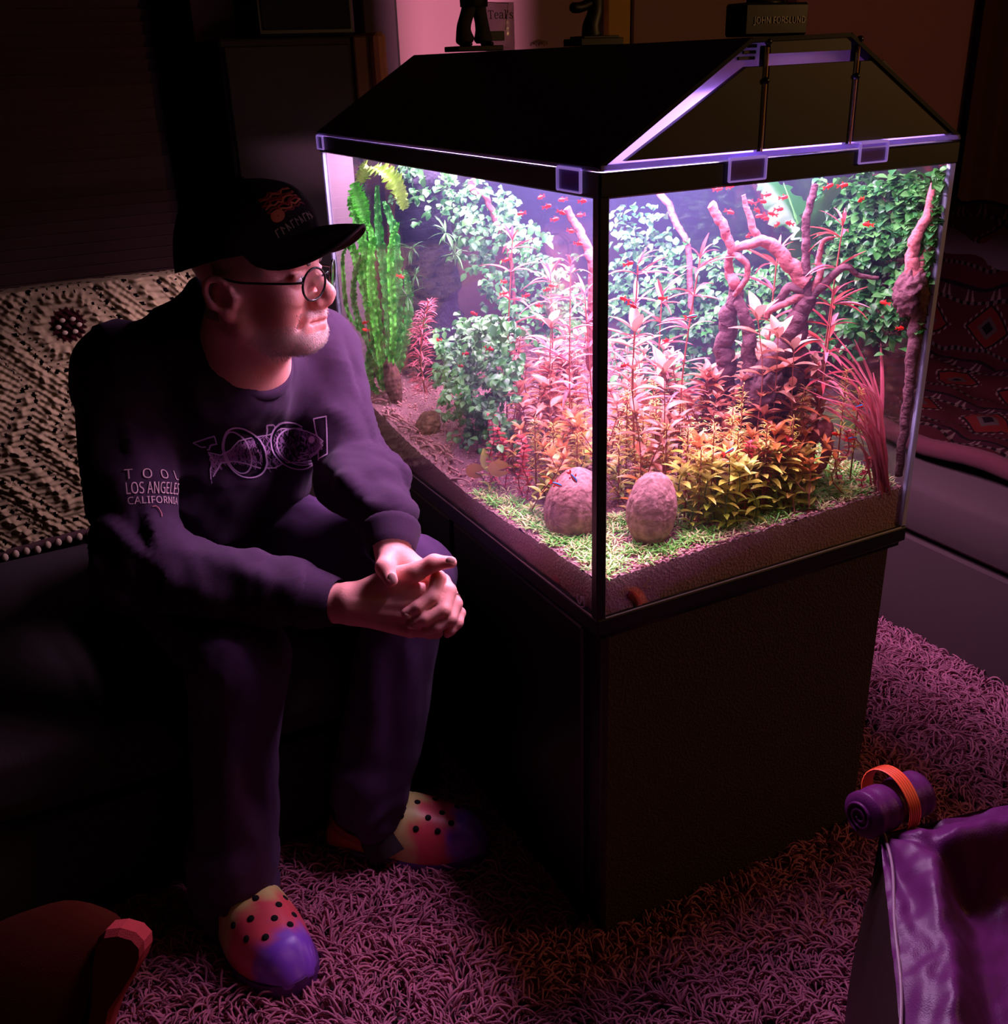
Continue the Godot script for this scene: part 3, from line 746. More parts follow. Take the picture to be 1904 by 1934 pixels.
func chain(F: Field, pts: Array, rad: Array, k := 0.004) -> void:
	for i in pts.size() - 1: F.cap(pts[i], pts[i + 1], rad[mini(i, rad.size() - 1)], rad[mini(i + 1, rad.size() - 1)], k)
func px(list: Array) -> Array:
	var o := []
	for q in list: o.append(at(q[0], q[1], q[2]))
	return o
var nails := []
func hands(m: MB) -> void:
	var lo := at(735, 1120, 1.475) - Vector3(0.15, 0.11, 0.12)
	# his right hand: back of the hand towards us, thumb up, fingers laced behind
	var R := Field.new(lo, lo + Vector3(0.30, 0.21, 0.25), 0.0028)
	R.cap(at(560, 1128, 1.515), at(655, 1138, 1.488), 0.033, 0.0255, 0.01)
	R.cap(at(600, 1146, 1.505), at(668, 1150, 1.486), 0.024, 0.02, 0.012)
	var kn := px([[792, 1118, 1.462], [800, 1142, 1.457], [792, 1168, 1.459], [774, 1190, 1.464]])
	var wr := px([[660, 1122, 1.480], [662, 1134, 1.476], [664, 1146, 1.477], [666, 1156, 1.481]])
	for i in 4:
		R.cap(wr[i], kn[i], 0.0165, 0.0125 if i < 3 else 0.0115, 0.014)
	R.cap(at(690, 1130, 1.492), at(768, 1150, 1.485), 0.020, 0.016, 0.016)
	for i in 4:     # tendons over the back
		R.cap(wr[i] + CF * -0.0125, kn[i] + CF * -0.0095, 0.0032, 0.0035, 0.007)
	chain(R, px([[676, 1122, 1.478], [738, 1092, 1.462], [786, 1080, 1.449], [820, 1063, 1.441], [852, 1062, 1.434]]), [0.017, 0.0165, 0.0135, 0.0118, 0.0085], 0.006)
	R.cap(at(735, 1100, 1.466), at(785, 1120, 1.466), 0.014, 0.011, 0.012)
	chain(R, px([[792, 1118, 1.462], [826, 1106, 1.478], [836, 1118, 1.502], [815, 1128, 1.515]]), [0.0105, 0.0092, 0.0085, 0.007])
	chain(R, px([[800, 1142, 1.457], [838, 1136, 1.478], [846, 1150, 1.504], [822, 1158, 1.518]]), [0.0108, 0.0095, 0.0085, 0.007])
	chain(R, px([[792, 1168, 1.459], [832, 1168, 1.476], [842, 1178, 1.5], [820, 1185, 1.516]]), [0.0105, 0.009, 0.008, 0.007])
	chain(R, px([[774, 1190, 1.464], [812, 1195, 1.476], [826, 1196, 1.496], [810, 1200, 1.51]]), [0.0095, 0.0082, 0.0075, 0.0065])
	R.to(m)
	# his left hand: comes down from the upper cuff, thumb over the right thumb's root, fingers round over the right hand's back
	var L := Field.new(lo, lo + Vector3(0.30, 0.21, 0.25), 0.0028)
	L.cap(at(737, 985, 1.53), at(742, 1052, 1.490), 0.033, 0.026, 0.01)
	var lw := px([[742, 1060, 1.484], [752, 1056, 1.492], [760, 1058, 1.5], [765, 1064, 1.506]])
	var lk := px([[812, 1084, 1.482], [836, 1098, 1.486], [850, 1122, 1.49], [856, 1146, 1.494]])
	for i in 4: L.cap(lw[i], lk[i], 0.0165, 0.011, 0.012)
	L.cap(at(770, 1085, 1.497), at(825, 1125, 1.497), 0.016, 0.013, 0.014)
	chain(L, px([[736, 1052, 1.476], [728, 1072, 1.452], [738, 1096, 1.441]]), [0.016, 0.0138, 0.0105], 0.006)
	chain(L, px([[812, 1084, 1.482], [828, 1092, 1.453], [817, 1127, 1.441], [790, 1146, 1.437], [768, 1158, 1.440]]), [0.0112, 0.0110, 0.0108, 0.0095, 0.0082])
	chain(L, px([[836, 1098, 1.486], [848, 1116, 1.456], [838, 1152, 1.441], [803, 1168, 1.438], [776, 1178, 1.442]]), [0.0112, 0.0108, 0.0106, 0.0095, 0.0080])
	chain(L, px([[850, 1122, 1.49], [860, 1140, 1.462], [850, 1168, 1.447], [825, 1184, 1.444], [806, 1190, 1.447]]), [0.0105, 0.0102, 0.0098, 0.0088, 0.0076])
	chain(L, px([[856, 1146, 1.494], [868, 1158, 1.472], [864, 1176, 1.460], [852, 1190, 1.457], [845, 1197, 1.459]]), [0.0092, 0.0086, 0.0082, 0.0072, 0.0064])
	L.to(m)
func extras(P: Node3D) -> void:
	var nm := mat(Color(0.95, 0.72, 0.68), 0.25)
	for q in [[741, 1092, 1.4325, 0.0078, 0.2], [851, 1058, 1.4275, 0.0062, 1.5], [770, 1162, 1.4335, 0.0055, 0.9], [781, 1182, 1.436, 0.0052, 0.9], [810, 1193, 1.4415, 0.0048, 0.9], [846, 1197, 1.454, 0.0042, 0.4]]:
		var b := MB.new()
		var an: float = q[4]
		var al := (CR * sin(an) - CU * cos(an)).normalized()
		b.ell(at(q[0], q[1], q[2]), Basis(al.cross(CF).normalized() * q[3] * 0.85, CF * 0.0022, al * q[3] * 1.1), 12, 8)
		part("fingernail", b, nm, P)
	var rg := MB.new()
	var ctr: Vector3 = at(858, 1137, 1.465).lerp(at(850, 1122, 1.49), 0.15)
	var ax: Vector3 = (at(860, 1140, 1.462) - at(850, 1122, 1.49)).normalized()
	var fr := frame(ax, CR)
	var rp := []
	for k in 25: rp.append(ctr + (fr.x * cos(TAU * k / 24) + fr.z * sin(TAU * k / 24)) * 0.0112)
	rg.tube(rp, [0.0016], 6); part("ring", rg, mat(Color(0.85, 0.83, 0.85), 0.15, 1.0), P, "silver finger ring")

func clothes(P: Node3D) -> void:
	extras(P)
	# sweatshirt
	var m := MB.new()
	var F := Field.new(Vector3(-0.82, 0.42, -1.1), Vector3(0.06, 1.06, -0.14), 0.0085)
	var mid: Vector3 = (J.shR + J.shL) / 2
	var hip: Vector3 = (J.hipR + J.hipL) / 2
	var xa: Vector3 = (J.shL - J.shR).normalized()
	var spine: Vector3 = (mid - hip).normalized()
	var Bt := Basis(xa, spine, xa.cross(spine)).orthonormalized()
	F.ell(mid + spine * -0.13 + Bt.z * 0.015, Vector3(0.175, 0.21, 0.125), 0.05, Bt)
	F.ell(hip.lerp(mid, 0.33) + Bt.z * 0.02, Vector3(0.172, 0.19, 0.128), 0.06, Bt)
	F.ell(hip + Vector3(0, 0.04, 0.01), Vector3(0.18, 0.11, 0.14), 0.05)
	F.cap(J.shR + xa * 0.02, J.shL - xa * 0.02, 0.066, 0.066, 0.06)
	F.cap(J.neck + Vector3(-0.02, -0.02, -0.01), J.shR + Vector3(0.02, 0.005, 0), 0.055, 0.06, 0.05)
	F.cap(J.neck + Vector3(0.0, -0.04, -0.01), J.shL + Vector3(-0.02, 0.005, 0), 0.055, 0.06, 0.05)
	F.cap(J.neck + Vector3(-0.01, -0.06, -0.01), mid + spine * -0.08, 0.085, 0.12, 0.05)
	var cr: Vector3 = at(560, 1124, 1.514)
	var cl: Vector3 = at(730, 975, 1.545)
	F.cap(J.shR, J.elR, 0.074, 0.060, 0.035); F.cap(J.elR, cr, 0.061, 0.047, 0.03)
	F.cap(J.shL, J.elL, 0.07, 0.056, 0.035); F.cap(J.elL, cl, 0.056, 0.044, 0.03)
	# the fold of cloth bunched at the right elbow and along the left forearm
	F.cap(J.elR + Vector3(0.03, 0.055, 0.03), J.elR + Vector3(0.055, 0.02, 0.06), 0.022, 0.02, 0.03)
	for k in 3:
		var q: Vector3 = J.elL.lerp(cl, 0.12 + 0.22 * k)
		F.cap(q + Vector3(-0.035, 0.03, 0.02), q + Vector3(0.04, 0.025, 0.0), 0.026, 0.024, 0.02)
	# neck opening
	F.cap(J.neck + Vector3(-0.04, 0.02, -0.05), J.neck + Vector3(-0.02, 0.055, -0.03), 0.06, 0.05, 0.04)
	F.cap(J.neck + Vector3(0.012, -0.005, 0.025), hd(-0.005, -0.02, 0), 0.058, 0.064, 0.012, true)
	F.to(m)
	var nn := m.normals()
	for i in m.v.size():
		var q: Vector3 = m.v[i]
		# drape: folds running from the shoulders towards the belly and rings round the sleeves
		var onarm: float = 1.0 if Bt.x.dot(q - mid) < -0.19 or Bt.x.dot(q - mid) > 0.18 else 0.0
		var tl := (q - mid)
		var w := 0.005 * pow(0.5 + 0.5 * sin(tl.dot(Vector3(0.8, 1.0, 0.2)) * 55.0 + 3.0 * nz.get_noise_3dv(q * 6.0)), 2.0)
		w += 0.0055 * nz.get_noise_3d(q.x * 16, q.y * 9, q.z * 16)
		var ring: float = q.y * 95.0 + q.z * 60.0
		w = lerpf(w, 0.0075 * sin(ring + 4.0 * nz.get_noise_3dv(q * 8.0)) * clampf(1.25 - (q.y - 0.62) * 4.0, 0.15, 1.0), onarm)
		m.v[i] = q + nn[i] * w
	var sh := part("sweatshirt", m, M.shirt, P, "dark navy long-sleeved sweatshirt with outlined print")
	# ribbed cuffs, collar, hem
	var rib := func(called: String, a: Vector3, b: Vector3, r0: float, r1: float) -> void:
		var fr := frame(b - a, CR)
		var rs := []
		for k in 9:
			var t := k / 8.0
			var r := lerpf(r0, r1, t) * (1.0 - (0.05 if k == 0 or k == 8 else 0.0))
			var ring := []
			for j in 48:
				var an := TAU * j / 48
				ring.append(a.lerp(b, t) + (fr.x * cos(an) + fr.z * sin(an)) * (r + 0.0007 * (j % 2)))
			rs.append(ring)
		var mm := MB.new(); mm.rings(rs, false); part(called, mm, M.shirt, sh)
	rib.call("cuff", at(575, 1128, 1.511), at(638, 1137, 1.494), 0.0485, 0.0345)
	rib.call("cuff", at(738, 1000, 1.522), at(740, 1043, 1.495), 0.046, 0.0335)
	var cp := []
	var nb: Vector3 = J.neck + Vector3(0.014, -0.006, 0.024)
	var nf := frame((hd(-0.01, -0.02, 0) - J.neck).normalized() + Vector3(0, 0.4, 0), CR)
	for k in 41:
		var a := TAU * k / 40
		var front := (nf.x * cos(a) + nf.z * sin(a))
		cp.append(nb + front * 0.063 + Vector3(0, -0.03, 0) * clampf(front.dot(Vector3(0.3, 0, 0.95)), -0.3, 1))
	var cb := MB.new(); cb.tube(cp, [0.0095], 10, 0.7); part("collar", cb, M.shirt, sh)
	shirt_print(sh, m, mid, Bt)
	# trousers
	var t := MB.new()
	var T := Field.new(Vector3(-0.72, 0.05, -1.06), Vector3(0.06, 0.72, -0.16), 0.0095)
	T.ell(hip + Vector3(0, -0.01, -0.02), Vector3(0.18, 0.11, 0.15), 0.05)
	T.cap(J.hipR, J.knR, 0.092, 0.073, 0.05); T.cap(J.hipL, J.knL, 0.092, 0.073, 0.05)
	T.cap(J.knR, J.anR + Vector3(0, 0.01, 0), 0.07, 0.066, 0.03); T.cap(J.knL, J.anL + Vector3(0, 0.055, 0), 0.068, 0.066, 0.03)
	T.cap(J.anR + Vector3(0, 0.1, 0), J.anR + Vector3(0, 0.035, -0.005), 0.066, 0.062, 0.01); T.cap(J.anL + Vector3(0, 0.1, 0), J.anL + Vector3(0, 0.03, -0.005), 0.066, 0.062, 0.01)
	T.to(t)
	var tn := t.normals()
	for i in t.v.size():
		var q: Vector3 = t.v[i]
		var leg := clampf((0.5 - q.y) / 0.12, 0, 1)
		t.v[i] = q + tn[i] * (0.006 * nz.get_noise_3d(q.x * 15, q.y * 4, q.z * 15) + 0.004 * leg * sin(q.x * 60 + q.z * 50 + 3.0 * nz.get_noise_3dv(q * 4.0)) + 0.005 * clampf((0.2 - q.y) / 0.1, 0, 1) * sin(q.y * 130.0 + 5.0 * nz.get_noise_3dv(q * 10.0)))
	part("trousers", t, M.pants, P, "dark purple-black loose trousers")
	for a in [J.anR, J.anL]:
		var s := MB.new(); s.tube([a + Vector3(0, 0.09, 0), a + Vector3(0, 0.0, 0.0), a + Vector3(0.01, -0.05, 0.04)], [0.045, 0.042, 0.04], 16); part("sock", s, mat(Color(0.2, 0.16, 0.17), 0.95), P)

# print on cloth: the shirt's own triangles inside a rectangle, lifted off by a millimetre
func decal(src: MB, o: Vector3, xa: Vector3, ya: Vector3, n: Vector3, depth: float) -> MB:
	var m := MB.new()
	var nn := src.normals()
	var map := {}
	var xl := xa.length_squared(); var yl := ya.length_squared()
	for i in range(0, src.ix.size(), 3):
		var c: Vector3 = (src.v[src.ix[i]] + src.v[src.ix[i + 1]] + src.v[src.ix[i + 2]]) / 3.0
		var d := c - o
		var a := d.dot(xa) / xl; var b := d.dot(ya) / yl
		if a < -0.02 or a > 1.02 or b < -0.02 or b > 1.02 or absf(d.dot(n)) > depth: continue
		if nn[src.ix[i]].dot(n) < 0.05: continue
		var id := []
		for k in 3:
			var w: int = src.ix[i + k]
			if not map.has(w):
				var e: Vector3 = src.v[w] - o
				map[w] = m.p(src.v[w] + nn[w] * 0.0013, Vector2(e.dot(xa) / xl, 1.0 - e.dot(ya) / yl))
			id.append(map[w])
		m.tri(id[0], id[1], id[2])
	return m
func stroke(img: Image, pts: Array, w: float, col: Color) -> void:
	for i in pts.size() - 1:
		var a: Vector2 = pts[i]; var b: Vector2 = pts[i + 1]
		var n := maxi(1, int(a.distance_to(b) / maxf(w * 0.4, 0.5)))
		for k in n + 1:
			var q := a.lerp(b, float(k) / n)
			var r := int(ceilf(w * 0.5))
			img.fill_rect(Rect2i(int(q.x) - r, int(q.y) - r, maxi(1, int(w)), maxi(1, int(w))), col)
func oval(c: Vector2, rx: float, ry: float, tilt := 0.0, a0 := 0.0, a1 := TAU) -> Array:
	var o := []
	for k in 49:
		var a := lerpf(a0, a1, k / 48.0)
		o.append(c + Vector2(cos(a) * rx, sin(a) * ry).rotated(tilt))
	return o
func letter_mesh(s: String, size: float, serif := false, depth := 0.0006) -> Mesh:
	var t := TextMesh.new(); t.text = s; t.pixel_size = size / 64.0; t.font_size = 64; t.depth = depth
	var f := SystemFont.new(); f.font_names = PackedStringArray(["Droid Serif" if serif else "Droid Sans"]); t.font = f
	t.curve_step = 2.0
	return t
func shirt_print(sh: Node3D, m: MB, mid: Vector3, Bt: Basis) -> void:
	# chest: four outlined letters with a fish swimming through them
	var img := Image.create(800, 380, false, Image.FORMAT_RGBA8)
	img.fill(Color(0.6, 0.45, 0.6, 0.0))
	var W := Color(0.86, 0.7, 0.86, 1)
	var g := func(pts: Array, w: float, c: Color) -> void:
		var o := []
		for q in pts: o.append(Vector2(q[0] - 690, q[1] - 430) if q is Array else q - Vector2(690, 430))
		stroke(img, o, w * 1.5, c)
	# fish flesh: dotted and hatched outline body from tail to head
	var top := [[775, 655], [840, 668], [905, 640], [960, 590], [1030, 568], [1120, 545], [1180, 505], [1260, 497], [1340, 520], [1400, 548], [1440, 585]]
	var bot := [[780, 790], [835, 712], [905, 700], [970, 712], [1040, 735], [1120, 730], [1180, 695], [1260, 690], [1340, 665], [1400, 645], [1430, 612]]
	for k in 900:
		var t := rng.randf()
		var f := t * 10.0
		var i := mini(int(f), 9)
		var a := Vector2(lerpf(top[i][0], top[i + 1][0], f - i), lerpf(top[i][1], top[i + 1][1], f - i))
		var b := Vector2(lerpf(bot[i][0], bot[i + 1][0], f - i), lerpf(bot[i][1], bot[i + 1][1], f - i))
		var q := a.lerp(b, rng.randf())
		g.call([q, q + Vector2(rr(-14, 14), rr(8, 24))], 2.4, Color(0.66, 0.47, 0.66, 1))
	g.call(top, 4, W); g.call(bot, 4, W)
	g.call([[775, 655], [795, 700], [770, 750], [765, 830]], 4, W)
	for k in 9: g.call([[830 - k * 6, 690 + k * 2], [778, 660 + k * 15]], 2, Color(0.6, 0.42, 0.6))
	g.call([[1100, 560], [1120, 500], [1150, 490], [1160, 520]], 4, W)
	for k in 5: g.call([[1300 - k * 12, 540 + k * 30], [1330 - k * 10, 560 + k * 26], [1310 - k * 16, 590 + k * 22]], 4, W)
	g.call([[1440, 585], [1425, 600], [1440, 610], [1400, 655], [1310, 690], [1240, 690]], 5, W)
	for k in 12: g.call(oval(Vector2(1368, 570), 1.0 + k * 1.5, 1.0 + k * 1.5), 4, Color(0.95, 0.8, 0.92))
	# letters
	g.call([[700, 605], [835, 570], [835, 610], [800, 618], [785, 640], [775, 640]], 5, W); g.call([[700, 605], [745, 628], [768, 625]], 4, W)
	for k in 14: g.call(oval(Vector2(980 + k * 1.5, 660), 92 - k * 1.0, 119 - k * 0.6, -0.06, -1.5, 1.5), 6, Color(0.07, 0.05, 0.1))
	g.call(oval(Vector2(975, 660), 115, 135, -0.06), 5, W); g.call(oval(Vector2(940, 658), 70, 112, -0.06), 5, W)
	for k in 8: g.call(oval(Vector2(1235 - k, 600), 112 - k * 2, 122 - k, -0.06, 1.75, 4.5), 6, Color(0.07, 0.05, 0.1))
	g.call(oval(Vector2(1240, 600), 118, 133, -0.06, 0.9, 5.4), 5, W); g.call(oval(Vector2(1262, 600), 112, 105, -0.06, 0.9, 5.2), 4, W)
	g.call([[1415, 690], [1470, 665], [1460, 437], [1383, 450], [1392, 505], [1402, 545]], 5, W); g.call([[1412, 640], [1415, 697]], 5, W)
	var pm := mat(Color(1, 1, 1), 0.8, 0, 0.2); pm.texture_repeat = false; pm.albedo_texture = ImageTexture.create_from_image(img); pm.transparency = BaseMaterial3D.TRANSPARENCY_ALPHA_SCISSOR; pm.alpha_scissor_threshold = 0.5
	var a := at(365, 904, 1.6); var b := at(625, 904, 1.62); var c := at(365, 780, 1.6)
	part("chest_print", decal(m, a + CF * 0.0, b - a, c - a, -CF, 0.3), pm, sh, "pale outlined lettering and fish print")
	# sleeve: three rows of narrow letters wrapped on the upper arm, and a small fish
	var pc := mat(Color(0.72, 0.58, 0.6), 0.8)
	var ax: Vector3 = (J.shR - J.elR).normalized()
	for row in [["T  O  O  L", 322, 885, 0.02, 0.016], ["LOS ANGELES", 318, 913, 0.024, 0.013], ["CALIFORNIA", 322, 936, 0.0145, 0.013]]:
		var tm := letter_mesh(row[0], row[3], false, 0.0)
		var arr := tm.surface_get_arrays(0)
		var vs: PackedVector3Array = arr[Mesh.ARRAY_VERTEX]
		var mb := MB.new()
		var wd := tm.get_aabb().size.x
		var tw := 0.092
		var y0: Vector3 = at(row[1], row[2], 1.5)
		var h: float = (y0 - J.elR).dot(ax)
		for q in vs:
			var an := q.x / wd * tw / 0.07
			var dir := (-CF - ax * (-CF).dot(ax)).normalized().rotated(ax, an + 0.9)
			var cc: Vector3 = J.elR + ax * (h + q.y)
			mb.p(cc + dir * 0.0)
			mb.v[mb.v.size() - 1] = drop(m, cc, dir)
		mb.ix = arr[Mesh.ARRAY_INDEX]
		part("sleeve_print", mb, pc, sh)
	var fi := MB.new()
	var fp := []
	for q in [[298, 953], [310, 950], [322, 953], [331, 962], [325, 970]]:
		var y0: Vector3 = at(q[0], q[1], 1.5)
		var dd: Vector3 = y0 - J.elR; var hh: float = dd.dot(ax)
		fp.append(drop(m, J.elR + ax * hh, (dd - ax * hh).normalized()))
	fi.tube(fp, [0.0008], 5); part("sleeve_print", fi, mat(Color(0.7, 0.4, 0.4), 0.8), sh)
var dropcache := {}
func drop(m: MB, o: Vector3, dir: Vector3) -> Vector3:     # outermost cloth vertex found along a direction from inside the sleeve
	var best := 0.0
	var key := m.v.size()
	if not dropcache.has(key):
		var l := PackedVector3Array()
		for q in m.v:
			if q.distance_squared_to((J.shR + J.elR) / 2) < 0.04: l.append(q)
		dropcache[key] = l
	var wsum := 0.0
	var acc := 0.0
	for q in dropcache[key]:
		var d: Vector3 = q - o
		var t := d.dot(dir)
		if t <= 0.02: continue
		var off := (d - dir * t).length_squared()
		if off < 0.0004:
			var w := exp(-off / 0.00004)
			acc += w * t; wsum += w
	return o + dir * ((acc / wsum if wsum > 0.0 else 0.07) + 0.0022)

func cap_and_glasses(P: Node3D) -> void:
	var cm := bumpy(tri(mat(Color(0.18, 0.145, 0.145), 0.95, 0, 0.15), 12.0), tex.cloth, 0.6)
	var m := MB.new()
	var rs := []
	var dome := func(t: float, a: float) -> Vector3:      # t 0 at the rim, 1 at the button
		var th := t * PI * 0.5
		var rf := 0.112 if cos(a) > 0 else 0.122
		var sq := pow(cos(th), 0.62)
		var u0 := 0.040 - 0.034 * clampf(-cos(a), 0, 1) + 0.016 * clampf(cos(a), 0, 1)
		return hd(-0.01 + cos(a) * rf * sq + 0.006 * (1 - t), u0 + (0.142 - u0) * pow(sin(th), 0.9), sin(a) * 0.094 * sq)
	for k in 15:
		var t := k / 14.0 * 0.985
		var ring := []
		for j in 72:
			var a := TAU * j / 72
			var q: Vector3 = dome.call(t, a)
			# six panel seams
			var s := absf(fposmod(a + PI / 6, PI / 3) - PI / 6)
			var out := (q - hd(-0.01, 0.05, 0)).normalized()
			ring.append(q - out * 0.0018 * exp(-s * s * 900.0) + out * 0.002 * nz.get_noise_3dv(q * 25.0))
		rs.append(ring)
	m.rings(rs, false)
	var n := m.v.size()
	var cap := part("cap", m, cm, P, "faded black baseball cap with small red embroidery")
	var bt := MB.new(); bt.ell(hd(-0.01, 0.142, 0), hbasis() * Basis.from_scale(Vector3(0.008, 0.004, 0.008)), 12, 6); part("button", bt, cm, cap)
	# brim, arched and drawn down at the sides
	var b := MB.new()
	var bp := func(i: float, j: float, lift: float) -> Vector3:
		var s := i * 2.0 - 1.0
		var a := s * 1.38
		var f0 := -0.004 + cos(a) * 0.104
		var s0 := sin(a) * 0.09
		var reach := 0.002 + 0.08 * pow(maxf(1.0 - pow(absf(s), 2.2), 0.0), 0.6)
		var f := f0 + reach * j * (0.86 + 0.14 * cos(a))
		var w := s0 * (1.0 - 0.12 * j)
		var drop2 := -0.085 * pow(absf(s), 1.5) * sin(j * PI * 0.5) * pow(reach / 0.082, 0.7) + 0.02 * j - 0.014 * j * j
		return hd(f, 0.054 + 0.016 * cos(a) + drop2 + lift, w)
	b.grid(36, 14, func(i, j): return bp.call(i, j, 0.0))
	b.grid(36, 14, func(i, j): return bp.call(1.0 - i, j, -0.004))
	var ed := []
	for k in 37: ed.append(bp.call(k / 36.0, 1.0, -0.002))
	b.tube(ed, [0.0026], 8)
	part("brim", b, cm, cap)
	# embroidery on the front panel
	var img := Image.create(256, 192, false, Image.FORMAT_RGBA8); img.fill(Color(0, 0, 0, 0))
	for k in 9:
		var y := 20 + k * 11
		var pts := []
		for i in 10: pts.append(Vector2(40 + i * 19 + rr(-6, 6), y + rr(-9, 9)))
		stroke(img, pts, 7, [Color(0.62, 0.16, 0.12, 1), Color(0.75, 0.42, 0.25, 1), Color(0.5, 0.1, 0.1, 1)][k % 3])
	for k in 6: stroke(img, oval(Vector2(62, 108), 8 + k * 4, 6 + k * 3), 6, Color(0.72, 0.4, 0.22, 1))
	for k in 9:
		var x := 24.0 + k * 24
		stroke(img, [Vector2(x, 150), Vector2(x + 2, 178)], 5, Color(0.6, 0.54, 0.42, 1)); stroke(img, [Vector2(x, 152), Vector2(x + 12, 150 + (k % 3) * 12)], 5, Color(0.6, 0.54, 0.42, 1))
	var em := mat(Color(1, 1, 1), 0.8); em.texture_repeat = false; em.albedo_texture = ImageTexture.create_from_image(img); em.transparency = BaseMaterial3D.TRANSPARENCY_ALPHA_SCISSOR; em.alpha_scissor_threshold = 0.5
	var ctr: Vector3 = hd(0.075, 0.1, 0.03)
	var nrm := (HF * 0.75 + HU * 0.55 + HS * 0.35).normalized()
	var xa := (HS * -1.0 + nrm * HS.dot(nrm)).normalized() * 0.085
	var ya := nrm.cross(xa).normalized() * -0.062
	if ya.dot(HU) < 0: ya = -ya
	part("embroidery", decal(m, ctr - xa / 2 - ya / 2, xa, ya, nrm, 0.08), em, cap, "small red and tan embroidered emblem")
	# hair showing under the cap at the temple and nape
	var hm := mat(Color(0.45, 0.4, 0.4), 0.8)
	for s in [-1, 1]:
		var h := MB.new()
		for k in 60:
			var f := rr(-0.03, 0.03); var u := rr(0.012, 0.05)
			var q := hd(f, u, 0.0725 * s * sqrt(maxf(0.3, 1.0 - pow((f + 0.008) / 0.12, 2))))
			h.tube([q, q + (HU * -0.012 - HF * rr(0.002, 0.01)) + HS * s * 0.002], [0.0007, 0.0003], 4)
		var hh := part("hair", h, hm, P); hh.set_meta("kind", "stuff")
	# spectacles
	var G := thing("glasses", "round dark-rimmed spectacles worn by the seated man", "glasses", hd(0.11, 0, 0))
	var gm := mat(Color(0.09, 0.1, 0.07), 0.25)
	for s in [-1, 1]:
		var c := hd(0.118 - 0.004, -0.006, 0.034 * s)
		var lx: Vector3 = (HS * s * 0.96 - HF * 0.28).normalized()
		var ly: Vector3 = (HU * 0.985 + HF * 0.1).normalized()
		var pts := []
		for k in 33:
			var a := TAU * k / 32
			pts.append(c + lx * cos(a) * 0.0235 + ly * sin(a) * 0.0225)
		var r := MB.new(); r.tube(pts, [0.0017], 8); part("rim", r, gm, G)
		var ln := MB.new(); ln.rings([pts.slice(0, 32).map(func(q): return q + HF * 0.0004), pts.slice(0, 32).map(func(q): return q - HF * 0.0006)]); part("lens", ln, blend(mat(Color(0.1, 0.12, 0.1), 0.02), 0.05), G)
		var t := MB.new(); t.tube(spline([c + lx * 0.0235 + ly * 0.006, hd(0.085, 0.002, 0.0755 * s), hd(0.02, 0.004, 0.0815 * s), hd(-0.012, 0.008, 0.0805 * s), hd(-0.032, -0.012, 0.079 * s)], 16), [0.0019, 0.0017], 8); part("temple_arm", t, gm, G)
	var br := MB.new(); br.tube(spline([hd(0.117, 0.002, -0.0115), hd(0.121, 0.006, 0), hd(0.117, 0.002, 0.0115)], 10), [0.0015], 8); part("bridge", br, gm, G)

